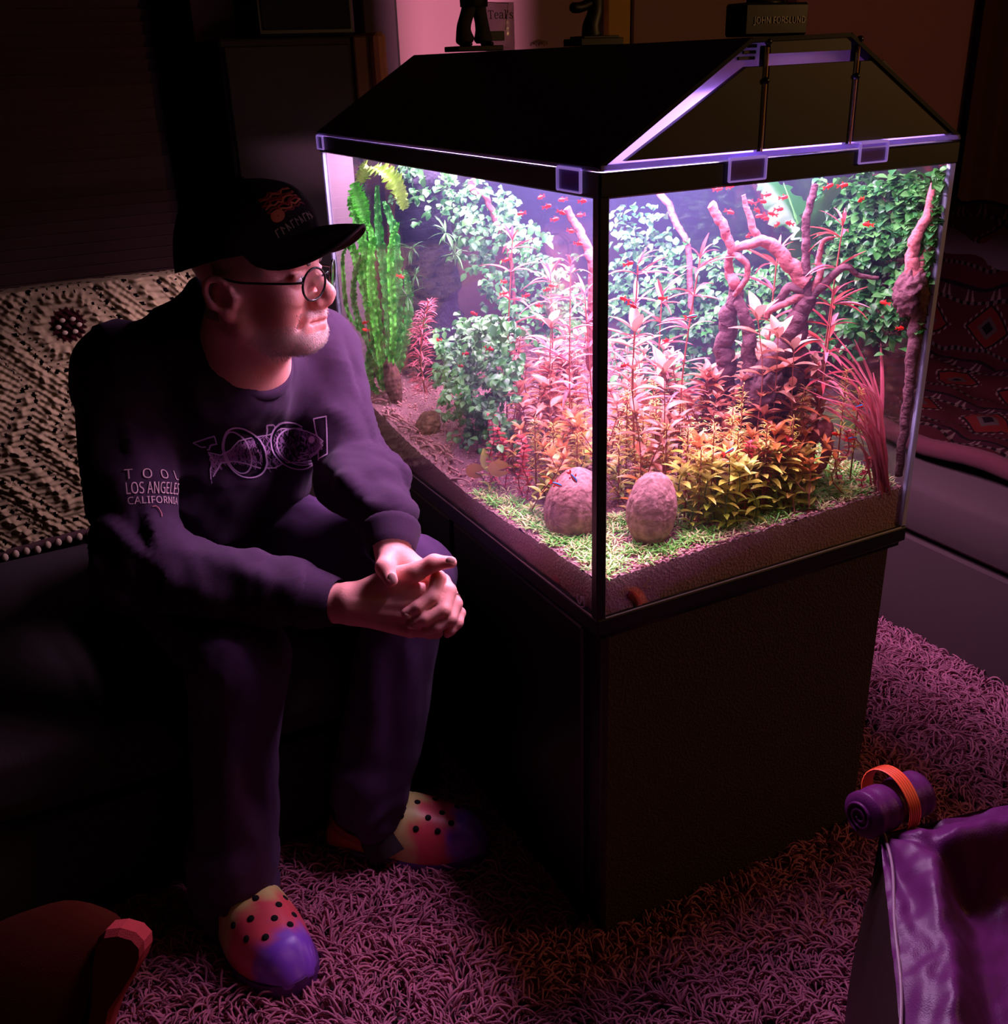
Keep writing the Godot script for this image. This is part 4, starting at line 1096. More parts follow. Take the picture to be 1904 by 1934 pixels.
# foam clog with round vents, dyed in bands
func clog(P: Node3D, toe: Vector3, heel: Vector3, side: float) -> void:
	heel.y = 0.0
	var ax := (toe - heel); ax.y = 0; ax = ax.normalized()
	heel = toe - ax * 0.29
	heel.y = 0.016
	var sd := ax.cross(Vector3.UP) * side      # towards the little toe for one, mirrored for the other
	var nm := []
	var sec := func(t: float, a: float, lift: float) -> Vector3:
		var x := t
		var w: float = 0.064 * pow(clampf(sin(PI * clampf(t * 0.93 + 0.05, 0, 1)), 0, 1), 0.42) * (0.82 + 0.22 * smoothstep(0.2, 0.75, t))
		var hgt: float = 0.032 + 0.058 * smoothstep(0.2, 0.42, t) * pow(clampf((1.0 - t) / 0.55, 0, 1), 0.5) * 1.0
		hgt = maxf(hgt * pow(clampf((1.005 - t) / 0.1, 0, 1), 0.35), 0.012)
		var ca := cos(a); var sa := sin(a)
		var off := 0.01 * sin(t * 2.6)
		return heel + ax * (x * 0.29) + sd * (signf(ca) * pow(absf(ca), 0.75) * w + off) + Vector3.UP * (0.024 + maxf(sa, -0.1) * hgt + lift)
	var m := MB.new()
	var rs := []
	for k in 31:
		var t := 0.0 + k / 30.0
		var ring := []
		for j in 40: ring.append(sec.call(t, TAU * j / 40, 0.006 + 0.008 * smoothstep(0.7, 1.0, t)))
		rs.append(ring)
	m.rings(rs)
	for i in m.v.size():
		var q: Vector3 = m.v[i]
		var t := (q - heel).dot(ax) / 0.29 + 0.05 * nz2.get_noise_3dv(q * 28.0) + 0.02 * sin(sd.dot(q) * 160.0)
		var c := lin(0.75, 0.32, 0.12)
		c = c.lerp(lin(0.85, 0.8, 0.5), smoothstep(0.38, 0.46, t))
		c = c.lerp(lin(0.9, 0.33, 0.38), smoothstep(0.55, 0.63, t))
		c = c.lerp(lin(0.52, 0.28, 0.82), smoothstep(0.78, 0.85, t))
		c = c.lerp(lin(0.7, 0.5, 0.85), clampf(nz2.get_noise_3dv(q * 45.0) * 1.5, 0, 0.6) * smoothstep(0.72, 0.85, t))
		m.c[i] = c
	var cl := part("clog", m, vcol(mat(Color(1, 1, 1), 0.38)), P, "tie-dyed foam clog with round vent holes")
	var s := MB.new()
	var base := []
	for lay in [[0.0, 0.94], [0.006, 1.03], [0.02, 1.05], [0.03, 1.02], [0.032, 0.98]]:
		var ring := []
		for j in 48:
			var a := TAU * j / 48
			var t := 0.5 + 0.5 * cos(a) * 1.0
			var w := 0.067 * pow(absf(sin(a)), 0.8) * (0.8 + 0.24 * t)
			ring.append(heel + ax * (t * 0.292 - 0.001) + sd * (signf(sin(a)) * w * lay[1] + 0.01 * sin(t * 2.6)) + Vector3.UP * (lay[0] + 0.012 * smoothstep(0.75, 1.0, t) * (1.0 if lay[0] > 0.001 else 0.6)))
		base.append(ring)
	s.rings(base); part("sole", s, mat(Color(0.36, 0.16, 0.5), 0.55), cl)
	var hole := mat(Color(0.02, 0.012, 0.016), 0.9)
	for q in [[0.5, 0.35], [0.5, 0.65], [0.57, 0.5], [0.6, 0.28], [0.6, 0.72], [0.66, 0.42], [0.66, 0.6], [0.72, 0.3], [0.73, 0.52], [0.73, 0.7], [0.8, 0.42], [0.8, 0.6]]:
		var a: float = PI * q[1]
		var c: Vector3 = sec.call(q[0], a, 0.006 + 0.008 * smoothstep(0.7, 1.0, q[0]))
		var n: Vector3 = ((sec.call(q[0], a + 0.05, 0.0) - sec.call(q[0], a - 0.05, 0.0)).cross(sec.call(q[0] + 0.02, a, 0.0) - sec.call(q[0] - 0.02, a, 0.0))).normalized()
		if n.y < 0: n = -n
		var h := MB.new(); h.tube([c - n * 0.004, c + n * 0.0006], [0.0052, 0.0055], 14); part("vent_hole", h, hole, cl)
	var st := MB.new()
	var sp := []
	for k in 17:
		var a := lerpf(-1.45, 1.45, k / 16.0)
		sp.append(heel + ax * (0.12 - 0.115 * cos(a)) + sd * (0.054 * sin(a) / sin(1.45)) + Vector3.UP * (0.055 + 0.02 * cos(a)))
	st.tube(sp, [0.009], 8, 0.35, Vector3.UP); part("heel_strap", st, mat(Color(0.6, 0.25, 0.12), 0.5), cl)

# ------------------------------------------------------------------ sofas, throws, rug
func cushion(m: MB, c: Vector3, half: Vector3, puff: float, bs := Basis()) -> void:
	var rs := []
	var n := 28
	for k in 15:
		var t := -1.0 + 2.0 * k / 14.0
		var e := pow(1.0 - pow(absf(t), 6.0), 0.4) if absf(t) < 1 else 0.0
		var ring := []
		for j in n:
			var a := TAU * j / n
			var q := Vector2(signf(cos(a)) * pow(absf(cos(a)), 0.35), signf(sin(a)) * pow(absf(sin(a)), 0.35))
			var r := 0.93 + 0.07 * e
			var bul := puff * (1.0 - q.x * q.x * 0.9) * (1.0 - t * t)
			ring.append(c + bs * Vector3(q.x * half.x * r, q.y * (half.y * (0.7 + 0.3 * e) + bul), t * half.z))
		rs.append(ring)
	m.rings(rs)
func sofa_left() -> void:
	var f := tri(bumpy(mat(Color(0.2, 0.165, 0.17), 0.95, 0, 0.2), tex.cloth, 0.6), 8.0)
	var t := thing("sofa", "dark grey fabric sofa under the seated man", "sofa", Vector3(-0.75, 0, -0.85))
	var b := MB.new(); b.box(Vector3(-0.87, 0.15, -0.86), Vector3(0.82, 0.12, 0.4), Basis(), 0.02); part("base", b, f, t)
	var s := MB.new(); cushion(s, Vector3(-0.46, 0.35, -0.79), Vector3(0.42, 0.08, 0.36), 0.012); part("seat_cushion", s, f, t)
	var s2 := MB.new(); cushion(s2, Vector3(-1.31, 0.35, -0.79), Vector3(0.42, 0.08, 0.36), 0.012); part("seat_cushion", s2, f, t)
	var k := MB.new(); k.box(Vector3(-0.87, 0.5, -1.22), Vector3(0.82, 0.43, 0.07), Basis(), 0.04); part("backrest", k, f, t)
	for x in [-1.6, -0.14]:
		for z in [-0.54, -1.18]:
			var l := MB.new(); l.tube([Vector3(x, 0, z), Vector3(x, 0.04, z)], [0.025, 0.03], 12); part("foot", l, M.black, t)
	# crocheted throw over the backrest
	var th := thing("crochet_throw", "cream crocheted throw with dark flower motifs draped over the sofa back", "throw", Vector3(-0.75, 0.48, -1.13))
	var surf := func(a: float, b: float) -> Vector3:
		var x := lerpf(-1.25, -0.05, a)
		var y := 0.0; var z := 0.0
		var L := b * 0.62                     # length along the cloth from behind the top
		if L < 0.12:
			var g := L / 0.12 * PI * 0.5
			y = 0.93 + 0.018 - 0.02 * (1.0 - sin(g)); z = -1.13 - 0.14 * cos(g) * 0.9
		else:
			y = 0.946 - (L - 0.12); z = -1.128 + 0.012 * sin((L - 0.12) * 9.0)
		y -= 0.045 * pow(clampf((-0.45 - x) / 0.5, 0, 1), 2.0) * b
		var q := Vector2(x, y)
		# motif coordinates: hexagons round each flower
		var c1 := Vector2(-0.495, 0.875); var c2 := Vector2(-0.47, 0.66); var c3 := Vector2(-0.75, 0.78)
		var r := INF
		var ang := 0.0
		for c in [c1, c2, c3]:
			var d: Vector2 = q - c
			var hx := maxf(absf(d.y), absf(d.y) * 0.5 + absf(d.x) * 0.866)
			if hx < r: r = hx; ang = d.angle()
		var band := int(floorf(r / 0.052 + 0.5))
		var hgt := 0.0034 * sin(q.y * 400.0 + 1.2 * sin(q.x * 25.0)) * sin(q.x * 380.0 + (PI if band % 2 else 0.0)) if band % 2 == 0 else 0.0013 * sin(q.y * 520.0 + 0.8 * sin(q.x * 40.0))
		hgt += 0.010 * maxf(0.0, cos(r * TAU / 0.052)) * (0.55 + 0.45 * sin(ang * (16.0 + 10.0 * floorf(r / 0.052)) + floorf(r / 0.052) * 1.6))
		return Vector3(x, y, z + hgt + 0.004 * sin(x * 17.0))
	var hole := func(a: float, b: float) -> bool:
		var x := lerpf(-1.25, -0.05, a); var y := 0.946 - (b * 0.62 - 0.12)
		var r := INF
		var ang := 0.0
		for c in [Vector2(-0.495, 0.875), Vector2(-0.47, 0.66), Vector2(-0.75, 0.78)]:
			var d: Vector2 = Vector2(x, y) - c
			var hx := maxf(absf(d.y), absf(d.y) * 0.5 + absf(d.x) * 0.866)
			if hx < r: r = hx; ang = d.angle()
		if r < 0.05: return false
		var bf := fposmod(r, 0.052)
		if bf > 0.029 and bf < 0.0365 and sin(ang * (20.0 + floorf(r / 0.052) * 14.0)) > 0.1: return true
		return int(floorf(r / 0.052 + 0.5)) % 3 == 1 and bf > 0.008 and bf < 0.022 and sin(x * 330.0) * sin(y * 330.0) > 0.72
	var m := MB.new(); m.grid(480, 250, surf, hole)
	for i in m.v.size():
		var q := Vector2(m.v[i].x, m.v[i].y)
		var d := minf(q.distance_to(Vector2(-0.495, 0.875)), q.distance_to(Vector2(-0.455, 0.66)))
		var dark: bool = m.v[i].z > -1.2 and d < 0.033 + 0.003 * sin((q - Vector2(-0.495, 0.875)).angle() * 18.0)
		m.c[i] = lin(0.16, 0.07, 0.06) if dark else lin(0.56, 0.5, 0.36) * (0.92 + 0.08 * nz.get_noise_2d(q.x * 60, q.y * 60))
	var cm := vcol(mat(Color(1, 1, 1), 0.95, 0, 0.15))
	part("cloth", m, cm, th)
	var wl := mat(Color(0.62, 0.55, 0.43), 0.95)
	for k2 in 9:      # pale knots in the flower centres
		var a := TAU * k2 / 6.0
		var c := Vector2(-0.495, 0.875) if k2 < 6 else Vector2(-0.455, 0.66)
		var e := MB.new(); e.ell(Vector3(c.x + 0.019 * cos(a), c.y + 0.014 * sin(a), -1.115), Basis.from_scale(Vector3(0.006, 0.0045, 0.004)), 8, 5); part("knot", e, wl, th)
	var bd := mat(Color(0.2, 0.1, 0.09), 0.95)
	var ed := MB.new()
	var pts := []
	for i in 41: pts.append(surf.call(float(i) / 40, 1.0) + Vector3(0, -0.004, 0.004))
	ed.tube(pts, [0.008], 6); part("border", ed, bd, th)
	for i in 58:
		var e := MB.new(); e.ell(surf.call((i + 0.5) / 58, 1.0) + Vector3(0, -0.008, 0.012), Basis.from_scale(Vector3(0.0065, 0.0085, 0.006)), 8, 5); part("bobble", e, wl, th)

func sofa_right() -> void:
	var f := tri(bumpy(mat(Color(0.31, 0.23, 0.24), 0.95, 0, 0.2), tex.cloth, 0.5), 8.0)
	var t := thing("sofa", "dark brown fabric sofa on the right behind the aquarium", "sofa", Vector3(1.6, 0, -0.3))
	var b := MB.new(); b.box(Vector3(1.6, 0.15, -0.25), Vector3(0.44, 0.13, 1.1), Basis(), 0.012); part("base", b, f, t)
	var s := MB.new(); cushion(s, Vector3(1.58, 0.35, -0.25), Vector3(0.44, 0.075, 1.1), 0.02); part("seat_cushion", s, f, t)
	var k := MB.new(); k.box(Vector3(2.0, 0.55, -0.25), Vector3(0.1, 0.3, 1.1), Basis(), 0.06); part("backrest", k, f, t)
	for z in [-1.28, 0.78]:
		for x in [1.22, 1.98]:
			var l := MB.new(); l.tube([Vector3(x, 0, z), Vector3(x, 0.03, z)], [0.025, 0.03], 12); part("foot", l, M.black, t)
	# woven kilim throw lying over back and seat
	var th := thing("kilim_throw", "dark red patterned kilim throw draped over the brown sofa", "throw", Vector3(1.5, 0.42, -0.5))
	var img := Image.create(512, 512, false, Image.FORMAT_RGB8)
	img.fill(Color(0.34, 0.1, 0.13))
	var cream := Color(0.62, 0.45, 0.42); var red := Color(0.5, 0.13, 0.11); var drk := Color(0.13, 0.06, 0.08)
	for y in 512:
		for x in 512:
			var c := img.get_pixel(x, y)
			var yy := y % 128
			if yy < 6: c = drk
			elif yy < 22: c = cream if (absi((x % 40) - 20) < 5 + (yy - 6) / 4 and absi((x % 40) - 20) > 2) else Color(0.3, 0.1, 0.15)
			elif yy < 28: c = drk if (x / 6) % 2 == 0 else cream.darkened(0.2)
			elif yy < 100:
				var dx := absi((x % 102) - 51); var dy := absi(yy - 64)
				var dd := dx + dy
				if dd < 10: c = drk
				elif dd < 18: c = cream.darkened(0.35)
				elif dd < 34: c = red
				elif dd < 38: c = drk
				elif dd < 43 and (x / 4) % 2 == 0: c = cream
			elif yy < 106: c = cream.darkened(0.3) if (x / 5) % 2 == 0 else drk
			img.set_pixel(x, y, c * 0.62 * (0.88 + 0.12 * sin(x * 1.57) * sin(y * 1.57)))
	var km := mat(Color(1, 1, 1), 0.95, 0, 0.15); km.albedo_texture = ImageTexture.create_from_image(img); km.uv1_scale = Vector3(1.3, 1.1, 1)
	var m := MB.new()
	m.grid(60, 60, func(a: float, c: float) -> Vector3:
		# c runs from the top of the backrest to the seat front; a along the sofa
		var L := c * 0.98
		var x := 0.0; var y := 0.0
		if L < 0.42: x = 1.97 - L * 0.42; y = 0.895 - L * 0.95 + 0.01 * sin(a * 15.0)
		else:
			x = 1.793 - (L - 0.42) * 1.0; y = maxf(0.468, 0.5 - (L - 0.42) * 0.2)
		var z := lerpf(-1.15, 0.15, a) - 0.3 * (1.0 - c)
		var fold := 0.014 * sin(a * 23.0 + c * 7.0) + 0.02 * nz.get_noise_2d(a * 5.0, c * 5.0)
		return Vector3(x - fold * 0.5, y + absf(fold) + 0.01, z))
	part("cloth", m, km, th)
	var rl := MB.new()      # rolled front hem
	var hp := []
	for i in 25:
		var a := i / 24.0
		hp.append(Vector3(1.235 + 0.01 * sin(a * 9), 0.478 + 0.008 * sin(a * 23.0), lerpf(-1.15, 0.15, a)))
	rl.tube(hp, [0.022], 10); part("rolled_hem", rl, tri(bumpy(mat(Color(0.3, 0.08, 0.13), 0.95), tex.cloth, 0.6), 8.0), th)

func rug() -> void:
	var t := thing("shag_rug", "mauve-grey shag rug with long curled pile around the aquarium stand", "rug", Vector3(0.1, 0, -0.1), "", "")
	var b := MB.new(); b.box(Vector3(0.05, 0.004, -0.1), Vector3(1.25, 0.004, 1.1), Basis(), 0.003); part("backing", b, mat(Color(0.3, 0.22, 0.23), 0.95), t)
	var strands := []
	for k in 4:
		var m := MB.new()
		var pts := []
		var bend: float = [0.5, -0.7, 1.2, 0.2][k]
		for i in 7:
			var s := i / 6.0
			pts.append(Vector3(0.031 * s, 0.006 + 0.016 * sin(PI * minf(s * 0.8 + 0.1, 1.0)) * (0.7 + 0.1 * k), 0.014 * bend * sin(s * 2.6) * s))
		m.tube(pts, [0.0011, 0.0016, 0.0017, 0.0016, 0.0015, 0.0012, 0.0005], 5)
		strands.append(m.mesh())
	var counts := 23000
	var m2 := vcol(mat(Color(1, 1, 1), 0.95, 0, 0.2))
	for k in 4:
		var mm := MultiMesh.new(); mm.transform_format = MultiMesh.TRANSFORM_3D; mm.use_colors = true; mm.mesh = strands[k]; mm.instance_count = counts
		for i in counts:
			var x := rr(-0.8, 1.28); var z := rr(-1.1, 0.85)
			while (x > 0.03 and x < TW - 0.03 and z < -0.03 and z > -TL + 0.02) or (x < -0.05 and z < -0.56) or x > 1.25:
				x = rr(-0.8, 1.28); z = rr(-1.1, 0.85)
			var flow := nz.get_noise_2d(x * 4.0, z * 4.0) * 5.0 + rr(-1.1, 1.1) + 2.6
			var bs := Basis(Vector3.UP, flow) * Basis(Vector3.BACK, rr(-0.15, 0.45)) * Basis.from_scale(Vector3.ONE * rr(0.7, 1.25))
			mm.set_instance_transform(i, Transform3D(bs, Vector3(x, rr(0.004, 0.02), z)))
			var g := rr(0.75, 1.1)
			mm.set_instance_color(i, lin(0.76, 0.46, 0.56) * g)
		var o := MultiMeshInstance3D.new(); o.name = "pile"; o.multimesh = mm; o.material_override = m2; t.add_child(o, true); o.position = -t.position; o.set_meta("kind", "stuff")

# ------------------------------------------------------------------ inside the aquarium
var LF := {}      # leaf meshes, base at the origin, growing along +y
var PAL := {}
func leafmat(c: Color, back := 0.45, rough := 0.42) -> StandardMaterial3D:
	c = Color(c.r * 0.8, c.g * 0.8, c.b * 0.8)
	var m := mat(c, rough, 0, 0.45); m.backlight_enabled = true; m.backlight = Color(c.r * back + 0.1, c.g * back + 0.1, c.b * back + 0.1); return m
func inst(called: String, mesh: Mesh, m: Material, parent: Node3D, x: Transform3D) -> MeshInstance3D:
	var o := MeshInstance3D.new(); o.name = called; o.mesh = mesh; o.material_override = m
	parent.add_child(o, true); o.transform = Transform3D(x.basis, x.origin - parent.position); return o
func leaf_mesh(length: float, width: float, bend: float, fold: float, shape := 0.45, wave := 0.0, segs := 5) -> ArrayMesh:
	var m := MB.new(); m.leaf(Vector3.ZERO, Vector3.UP, Vector3.BACK, length, width, bend, fold, segs, shape, wave); return m.mesh()
func face_dir(dir: Vector3, up: Vector3, s := 1.0) -> Basis:     # y along the leaf, z on its upper face
	var y := dir.normalized()
	var z := (up - y * up.dot(y)).normalized()
	return Basis(y.cross(z), y, z) * Basis.from_scale(Vector3.ONE * s)
func clampin(q: Vector3) -> Vector3:
	return Vector3(clampf(q.x, 0.014, TW - 0.014), clampf(q.y, 0.63, 1.172), clampf(q.z, -TL + 0.014, -0.014))
func on_soil(q: Vector3) -> Vector3:
	return Vector3(q.x, soil_y(q.x, q.z), q.z)

func aquascape() -> void:
	PAL.green = [leafmat(Color(0.16, 0.46, 0.15)), leafmat(Color(0.25, 0.56, 0.22)), leafmat(Color(0.38, 0.68, 0.33)), leafmat(Color(0.2, 0.5, 0.24))]
	PAL.warm = [leafmat(Color(0.72, 0.74, 0.26)), leafmat(Color(0.95, 0.76, 0.36)), leafmat(Color(0.97, 0.55, 0.24)), leafmat(Color(0.88, 0.46, 0.27)), leafmat(Color(0.88, 0.5, 0.4)), leafmat(Color(0.92, 0.66, 0.56))]
	PAL.yellow = [leafmat(Color(0.72, 0.78, 0.24)), leafmat(Color(0.95, 0.9, 0.34)), leafmat(Color(1.0, 0.95, 0.42))]
	PAL.pink = [leafmat(Color(0.85, 0.3, 0.36)), leafmat(Color(0.95, 0.42, 0.5)), leafmat(Color(1.0, 0.56, 0.62)), leafmat(Color(0.85, 0.24, 0.22))]
	PAL.stem = mat(Color(0.66, 0.36, 0.3), 0.6); PAL.gstem = mat(Color(0.3, 0.4, 0.2), 0.6)
	LF.round = [leaf_mesh(0.02, 0.015, 0.5, 0.2, 0.42, 0, 4), leaf_mesh(0.017, 0.013, 0.8, 0.25, 0.45, 0, 4), leaf_mesh(0.023, 0.015, 0.3, 0.15, 0.4, 0, 4)]
	LF.lance = [leaf_mesh(0.04, 0.0135, 0.4, 0.2, 0.42), leaf_mesh(0.046, 0.012, 0.7, 0.25, 0.4), leaf_mesh(0.034, 0.013, 0.2, 0.2, 0.45)]
	LF.long = [leaf_mesh(0.07, 0.0075, 0.5, 0.3, 0.4), leaf_mesh(0.06, 0.0065, 0.9, 0.3, 0.45), leaf_mesh(0.055, 0.008, 0.15, 0.3, 0.5)]
	LF.needle = [leaf_mesh(0.019, 0.0021, 0.4, 0.3, 0.5, 0, 3), leaf_mesh(0.024, 0.0024, 0.7, 0.3, 0.5, 0, 3)]
	substrate()
	hardscape()
	leaf_walls()
	tall_plants()
	stem_plants()
	low_plants()

func substrate() -> void:
	var m := MB.new()
	var s := MB.new()
	var N := 110
	m.grid(N, N, func(a, b):
		var x := lerpf(0.0065, TW - 0.0065, a); var z := lerpf(-TL + 0.0065, -0.0065, b)
		return Vector3(x, soil_y(x, z) + 0.0022 * nz2.get_noise_3d(x * 90, 3.0, z * 90), z))
	var wallgrid := func(f: Callable) -> void:
		s.grid(140, 8, func(a, b):
			var q: Vector3 = f.call(a)
			var y := lerpf(TB + 0.021, soil_y(q.x, q.z), b)
			return Vector3(q.x, y, q.z))
	wallgrid.call(func(a): return Vector3(0.0065, 0, lerpf(-0.0065, -TL + 0.0065, a)))
	wallgrid.call(func(a): return Vector3(lerpf(0.0065, TW - 0.0065, a), 0, -0.0065))
	wallgrid.call(func(a): return Vector3(TW - 0.0065, 0, lerpf(-0.0065, -TL + 0.0065, a)))
	wallgrid.call(func(a): return Vector3(lerpf(0.0065, TW - 0.0065, a), 0, -TL + 0.0065))
	var tc := noise_tex(0.11, false, 3, 1, FastNoiseLite.TYPE_CELLULAR, Color(0.28, 0.17, 0.18), Color(0.9, 0.66, 0.66), 512)
	var sm := tri(bumpy(mat(Color(1, 1, 1), 0.85), tex.cell, 1.5), 9.0); sm.albedo_texture = tc
	var t := thing("substrate", "pinkish-brown granular soil bed along the bottom of the aquarium", "soil", Vector3(TW / 2, TB + 0.021, -TL / 2), "", "stuff")
	part("soil_top", m, sm, t)
	part("soil_side", s, tri(bumpy(mat(Color(0.78, 0.62, 0.6), 0.9), tex.cell, 1.5), 7.0), t)
	# loose grains on top
	var g := MB.new(); g.ell(Vector3.ZERO, Basis.from_scale(Vector3(0.0018, 0.0014, 0.0017)), 6, 4)
	var mm := MultiMesh.new(); mm.transform_format = MultiMesh.TRANSFORM_3D; mm.use_colors = true; mm.mesh = g.mesh(); mm.instance_count = 9000
	for i in 9000:
		var x := rr(0.01, TW - 0.01); var z := -0.01 - (TL - 0.02) * pow(rng.randf(), 1.5)
		mm.set_instance_transform(i, Transform3D(Basis(Vector3.UP, rr(0, 6)) * Basis.from_scale(Vector3.ONE * rr(0.6, 1.5)), Vector3(x, soil_y(x, z) + 0.001, z)))
		mm.set_instance_color(i, lin(0.85, 0.6, 0.58) * rr(0.5, 1.3))
	var o := MultiMeshInstance3D.new(); o.name = "grain"; o.multimesh = mm; o.material_override = vcol(mat(Color(1, 1, 1), 0.85)); t.add_child(o, true); o.position = -t.position; o.set_meta("kind", "stuff")
	# things stuck in the soil against the glass
	var cr := thing("leaf_litter", "dead red-brown curled leaf pressed against the glass in the soil", "leaf", Vector3(0.03, 0.62, -0.006))
	var lm := MB.new(); lm.tube(spline([on_z(1187, 1120, -0.0055), on_z(1200, 1130, -0.0055), on_z(1208, 1145, -0.0055)], 6), [0.004, 0.007, 0.0065, 0.006], 8, 0.25, Vector3.RIGHT); part("blade", lm, mat(Color(0.55, 0.18, 0.12), 0.6), cr)
	var ro := thing("root", "small pale forked root showing in the soil behind the glass", "root", Vector3(0.05, 0.65, -0.006))
	var rm := MB.new(); rm.tube([on_z(1212, 1110, -0.0058), on_z(1222, 1101, -0.0058), on_z(1227, 1092, -0.0058)], [0.0009], 5); rm.tube([on_z(1214, 1108, -0.0058), on_z(1223, 1110, -0.0058), on_z(1229, 1105, -0.0058)], [0.0009], 5); part("fibre", rm, mat(Color(0.8, 0.68, 0.4), 0.6), ro)
	var sn := thing("snail", "small pink snail against the long pane near the bottom corner", "snail", on_x(1052, 1095, 0.008))
	var s1 := MB.new(); s1.ell(on_x(1052, 1094, 0.0075), Basis.from_scale(Vector3(0.003, 0.006, 0.012)), 14, 8); part("shell", s1, mat(Color(0.72, 0.4, 0.42), 0.4), sn)
	var s2 := MB.new(); s2.ell(on_x(1054, 1101, 0.0065), Basis.from_scale(Vector3(0.002, 0.0025, 0.010)), 12, 6); part("foot", s2, mat(Color(0.5, 0.3, 0.3), 0.5), sn)

func rock(label: String, c: Vector3, half: Vector3, bs: Basis, col: Color, amp := 0.12, freq := 1.6) -> void:
	var t := thing("rock", label, "rock", c)
	var sd := rr(0, 50)
	var m := MB.new(); m.ell(c, bs * Basis.from_scale(half), 72, 48, func(d: Vector3): return 1.0 + amp * nz2.get_noise_3dv(d * freq + Vector3.ONE * sd) + amp * 0.3 * nz2.get_noise_3dv(d * freq * 5.0) + 0.018 * nz2.get_noise_3dv(d * freq * 16.0))
	var rm := tri(bumpy(mat(col, 0.85), tex.grain, 1.0), 8.0); rm.albedo_texture = tex.rockcol
	part("body", m, rm, t)
func wood(t: Node3D, called: String, pts: Array, r0: float, r1: float, m: Material) -> void:
	var w := []
	for q in pts: w.append(clampin(tank(q[0], q[1], q[2])))
	var n := pts.size() * 7
	var sp := spline(w, n)
	var b := MB.new()
	var rad := []
	for k in n + 1:
		rad.append(lerpf(r0, r1, float(k) / n) * (1.0 + 0.12 * nz.get_noise_3dv(sp[k] * 60.0)))
		sp[k] += Vector3(nz.get_noise_3dv(sp[k] * 40.0), nz.get_noise_3dv(sp[k] * 40.0 + Vector3.ONE * 9), nz.get_noise_3dv(sp[k] * 40.0 + Vector3.ONE * 4)) * lerpf(r0, r1, float(k) / n) * 0.5
	b.tube(sp, rad, 12)
	for i in b.v.size(): b.v[i] += Vector3(1, 1, 1) * 0.0007 * nz2.get_noise_3d(b.v[i].x * 300, b.v[i].y * 120, b.v[i].z * 300)
	part(called, b, m, t)
func hardscape() -> void:
	var fr := func(px_: float, py_: float, t: float) -> Vector3: return tank(px_, py_, t)
	var c1: Vector3 = on_z(1231, 962, -0.075)
	rock("large upright oval pink-grey rock at the near end, right of the black post", c1, Vector3(0.036, 0.054, 0.036), Basis(CF, 0.12) * Basis(CR, -0.2), Color(1.0, 0.78, 0.8), 0.05, 1.2)
	var c2: Vector3 = on_x(1085, 955, 0.075)  # second rock stands in for the oval one refracted by the long pane
	rock("large smooth pinkish rock built as the refracted second view of the oval rock, left of the black post", c2, Vector3(0.042, 0.058, 0.05), Basis(CF, 0.3) * Basis(CR, -0.3), Color(1.0, 0.76, 0.78), 0.04, 1.0)
	var c3: Vector3 = on_x(808, 806, 0.06)
	rock("tan stone lying under the green leafy bush", c3, Vector3(0.022, 0.032, 0.03), Basis(CF, 0.5), Color(0.7, 0.58, 0.42), 0.12)
	rock("small dark round pebble in front of the tan stone", on_x(800, 828, 0.045), Vector3(0.016, 0.012, 0.016), Basis(), Color(0.4, 0.3, 0.34), 0.08)
	rock("upright reddish-brown stone behind the man's shoulder", on_x(742, 722, 0.05), Vector3(0.016, 0.05, 0.02), Basis(CF, -0.1), Color(0.55, 0.36, 0.34), 0.12)
	# main driftwood
	var wm := tri(bumpy(mat(Color(0.62, 0.34, 0.34), 0.8), tex.grain, 1.2), 7.0)
	var wd := tri(bumpy(mat(Color(0.36, 0.2, 0.23), 0.85), tex.grain, 1.4), 7.0)
	var t := thing("driftwood", "branching red-brown driftwood rising through the middle of the short face", "driftwood", on_soil(tank(1440, 820, 0.4)))
	wood(t, "trunk", [[1445, 850, 0.40], [1430, 780, 0.40], [1440, 715, 0.41], [1478, 660, 0.42], [1508, 595, 0.43], [1527, 556, 0.43]], 0.030, 0.010, wd)
	wood(t, "trunk", [[1378, 760, 0.44], [1369, 690, 0.44], [1370, 640, 0.44], [1376, 600, 0.44], [1389, 562, 0.44], [1391, 540, 0.44]], 0.017, 0.010, wd)
	wood(t, "trunk", [[1500, 740, 0.45], [1503, 660, 0.45], [1506, 610, 0.45], [1526, 562, 0.43]], 0.020, 0.011, wd)
	wood(t, "branch", [[1527, 570, 0.43], [1523, 520, 0.42], [1521, 460, 0.42], [1525, 410, 0.42], [1536, 365, 0.42], [1541, 346, 0.42]], 0.0072, 0.0045, wd)
	wood(t, "branch", [[1532, 564, 0.43], [1562, 532, 0.42], [1588, 506, 0.42], [1604, 505, 0.42], [1622, 520, 0.42], [1660, 525, 0.43]], 0.0072, 0.0026, wd)
	wood(t, "branch", [[1532, 552, 0.43], [1550, 517, 0.44], [1547, 491, 0.45], [1556, 455, 0.45], [1574, 449, 0.45]], 0.0062, 0.0025, wm)
	wood(t, "branch", [[1524, 535, 0.43], [1500, 507, 0.42], [1471, 477, 0.41], [1441, 457, 0.40], [1413, 461, 0.40], [1381, 471, 0.40]], 0.0125, 0.0055, wm)
	wood(t, "branch", [[1438, 457, 0.40], [1421, 427, 0.40], [1411, 396, 0.40], [1404, 368, 0.40]], 0.0065, 0.003, wm)
	wood(t, "branch", [[1384, 474, 0.40], [1367, 431, 0.39], [1354, 409, 0.39], [1346, 386, 0.39]], 0.0068, 0.0072, wm)
	wood(t, "branch", [[1382, 478, 0.40], [1398, 487, 0.39], [1412, 500, 0.39], [1412, 515, 0.39], [1401, 542, 0.4], [1388, 556, 0.42]], 0.0052, 0.004, wm)
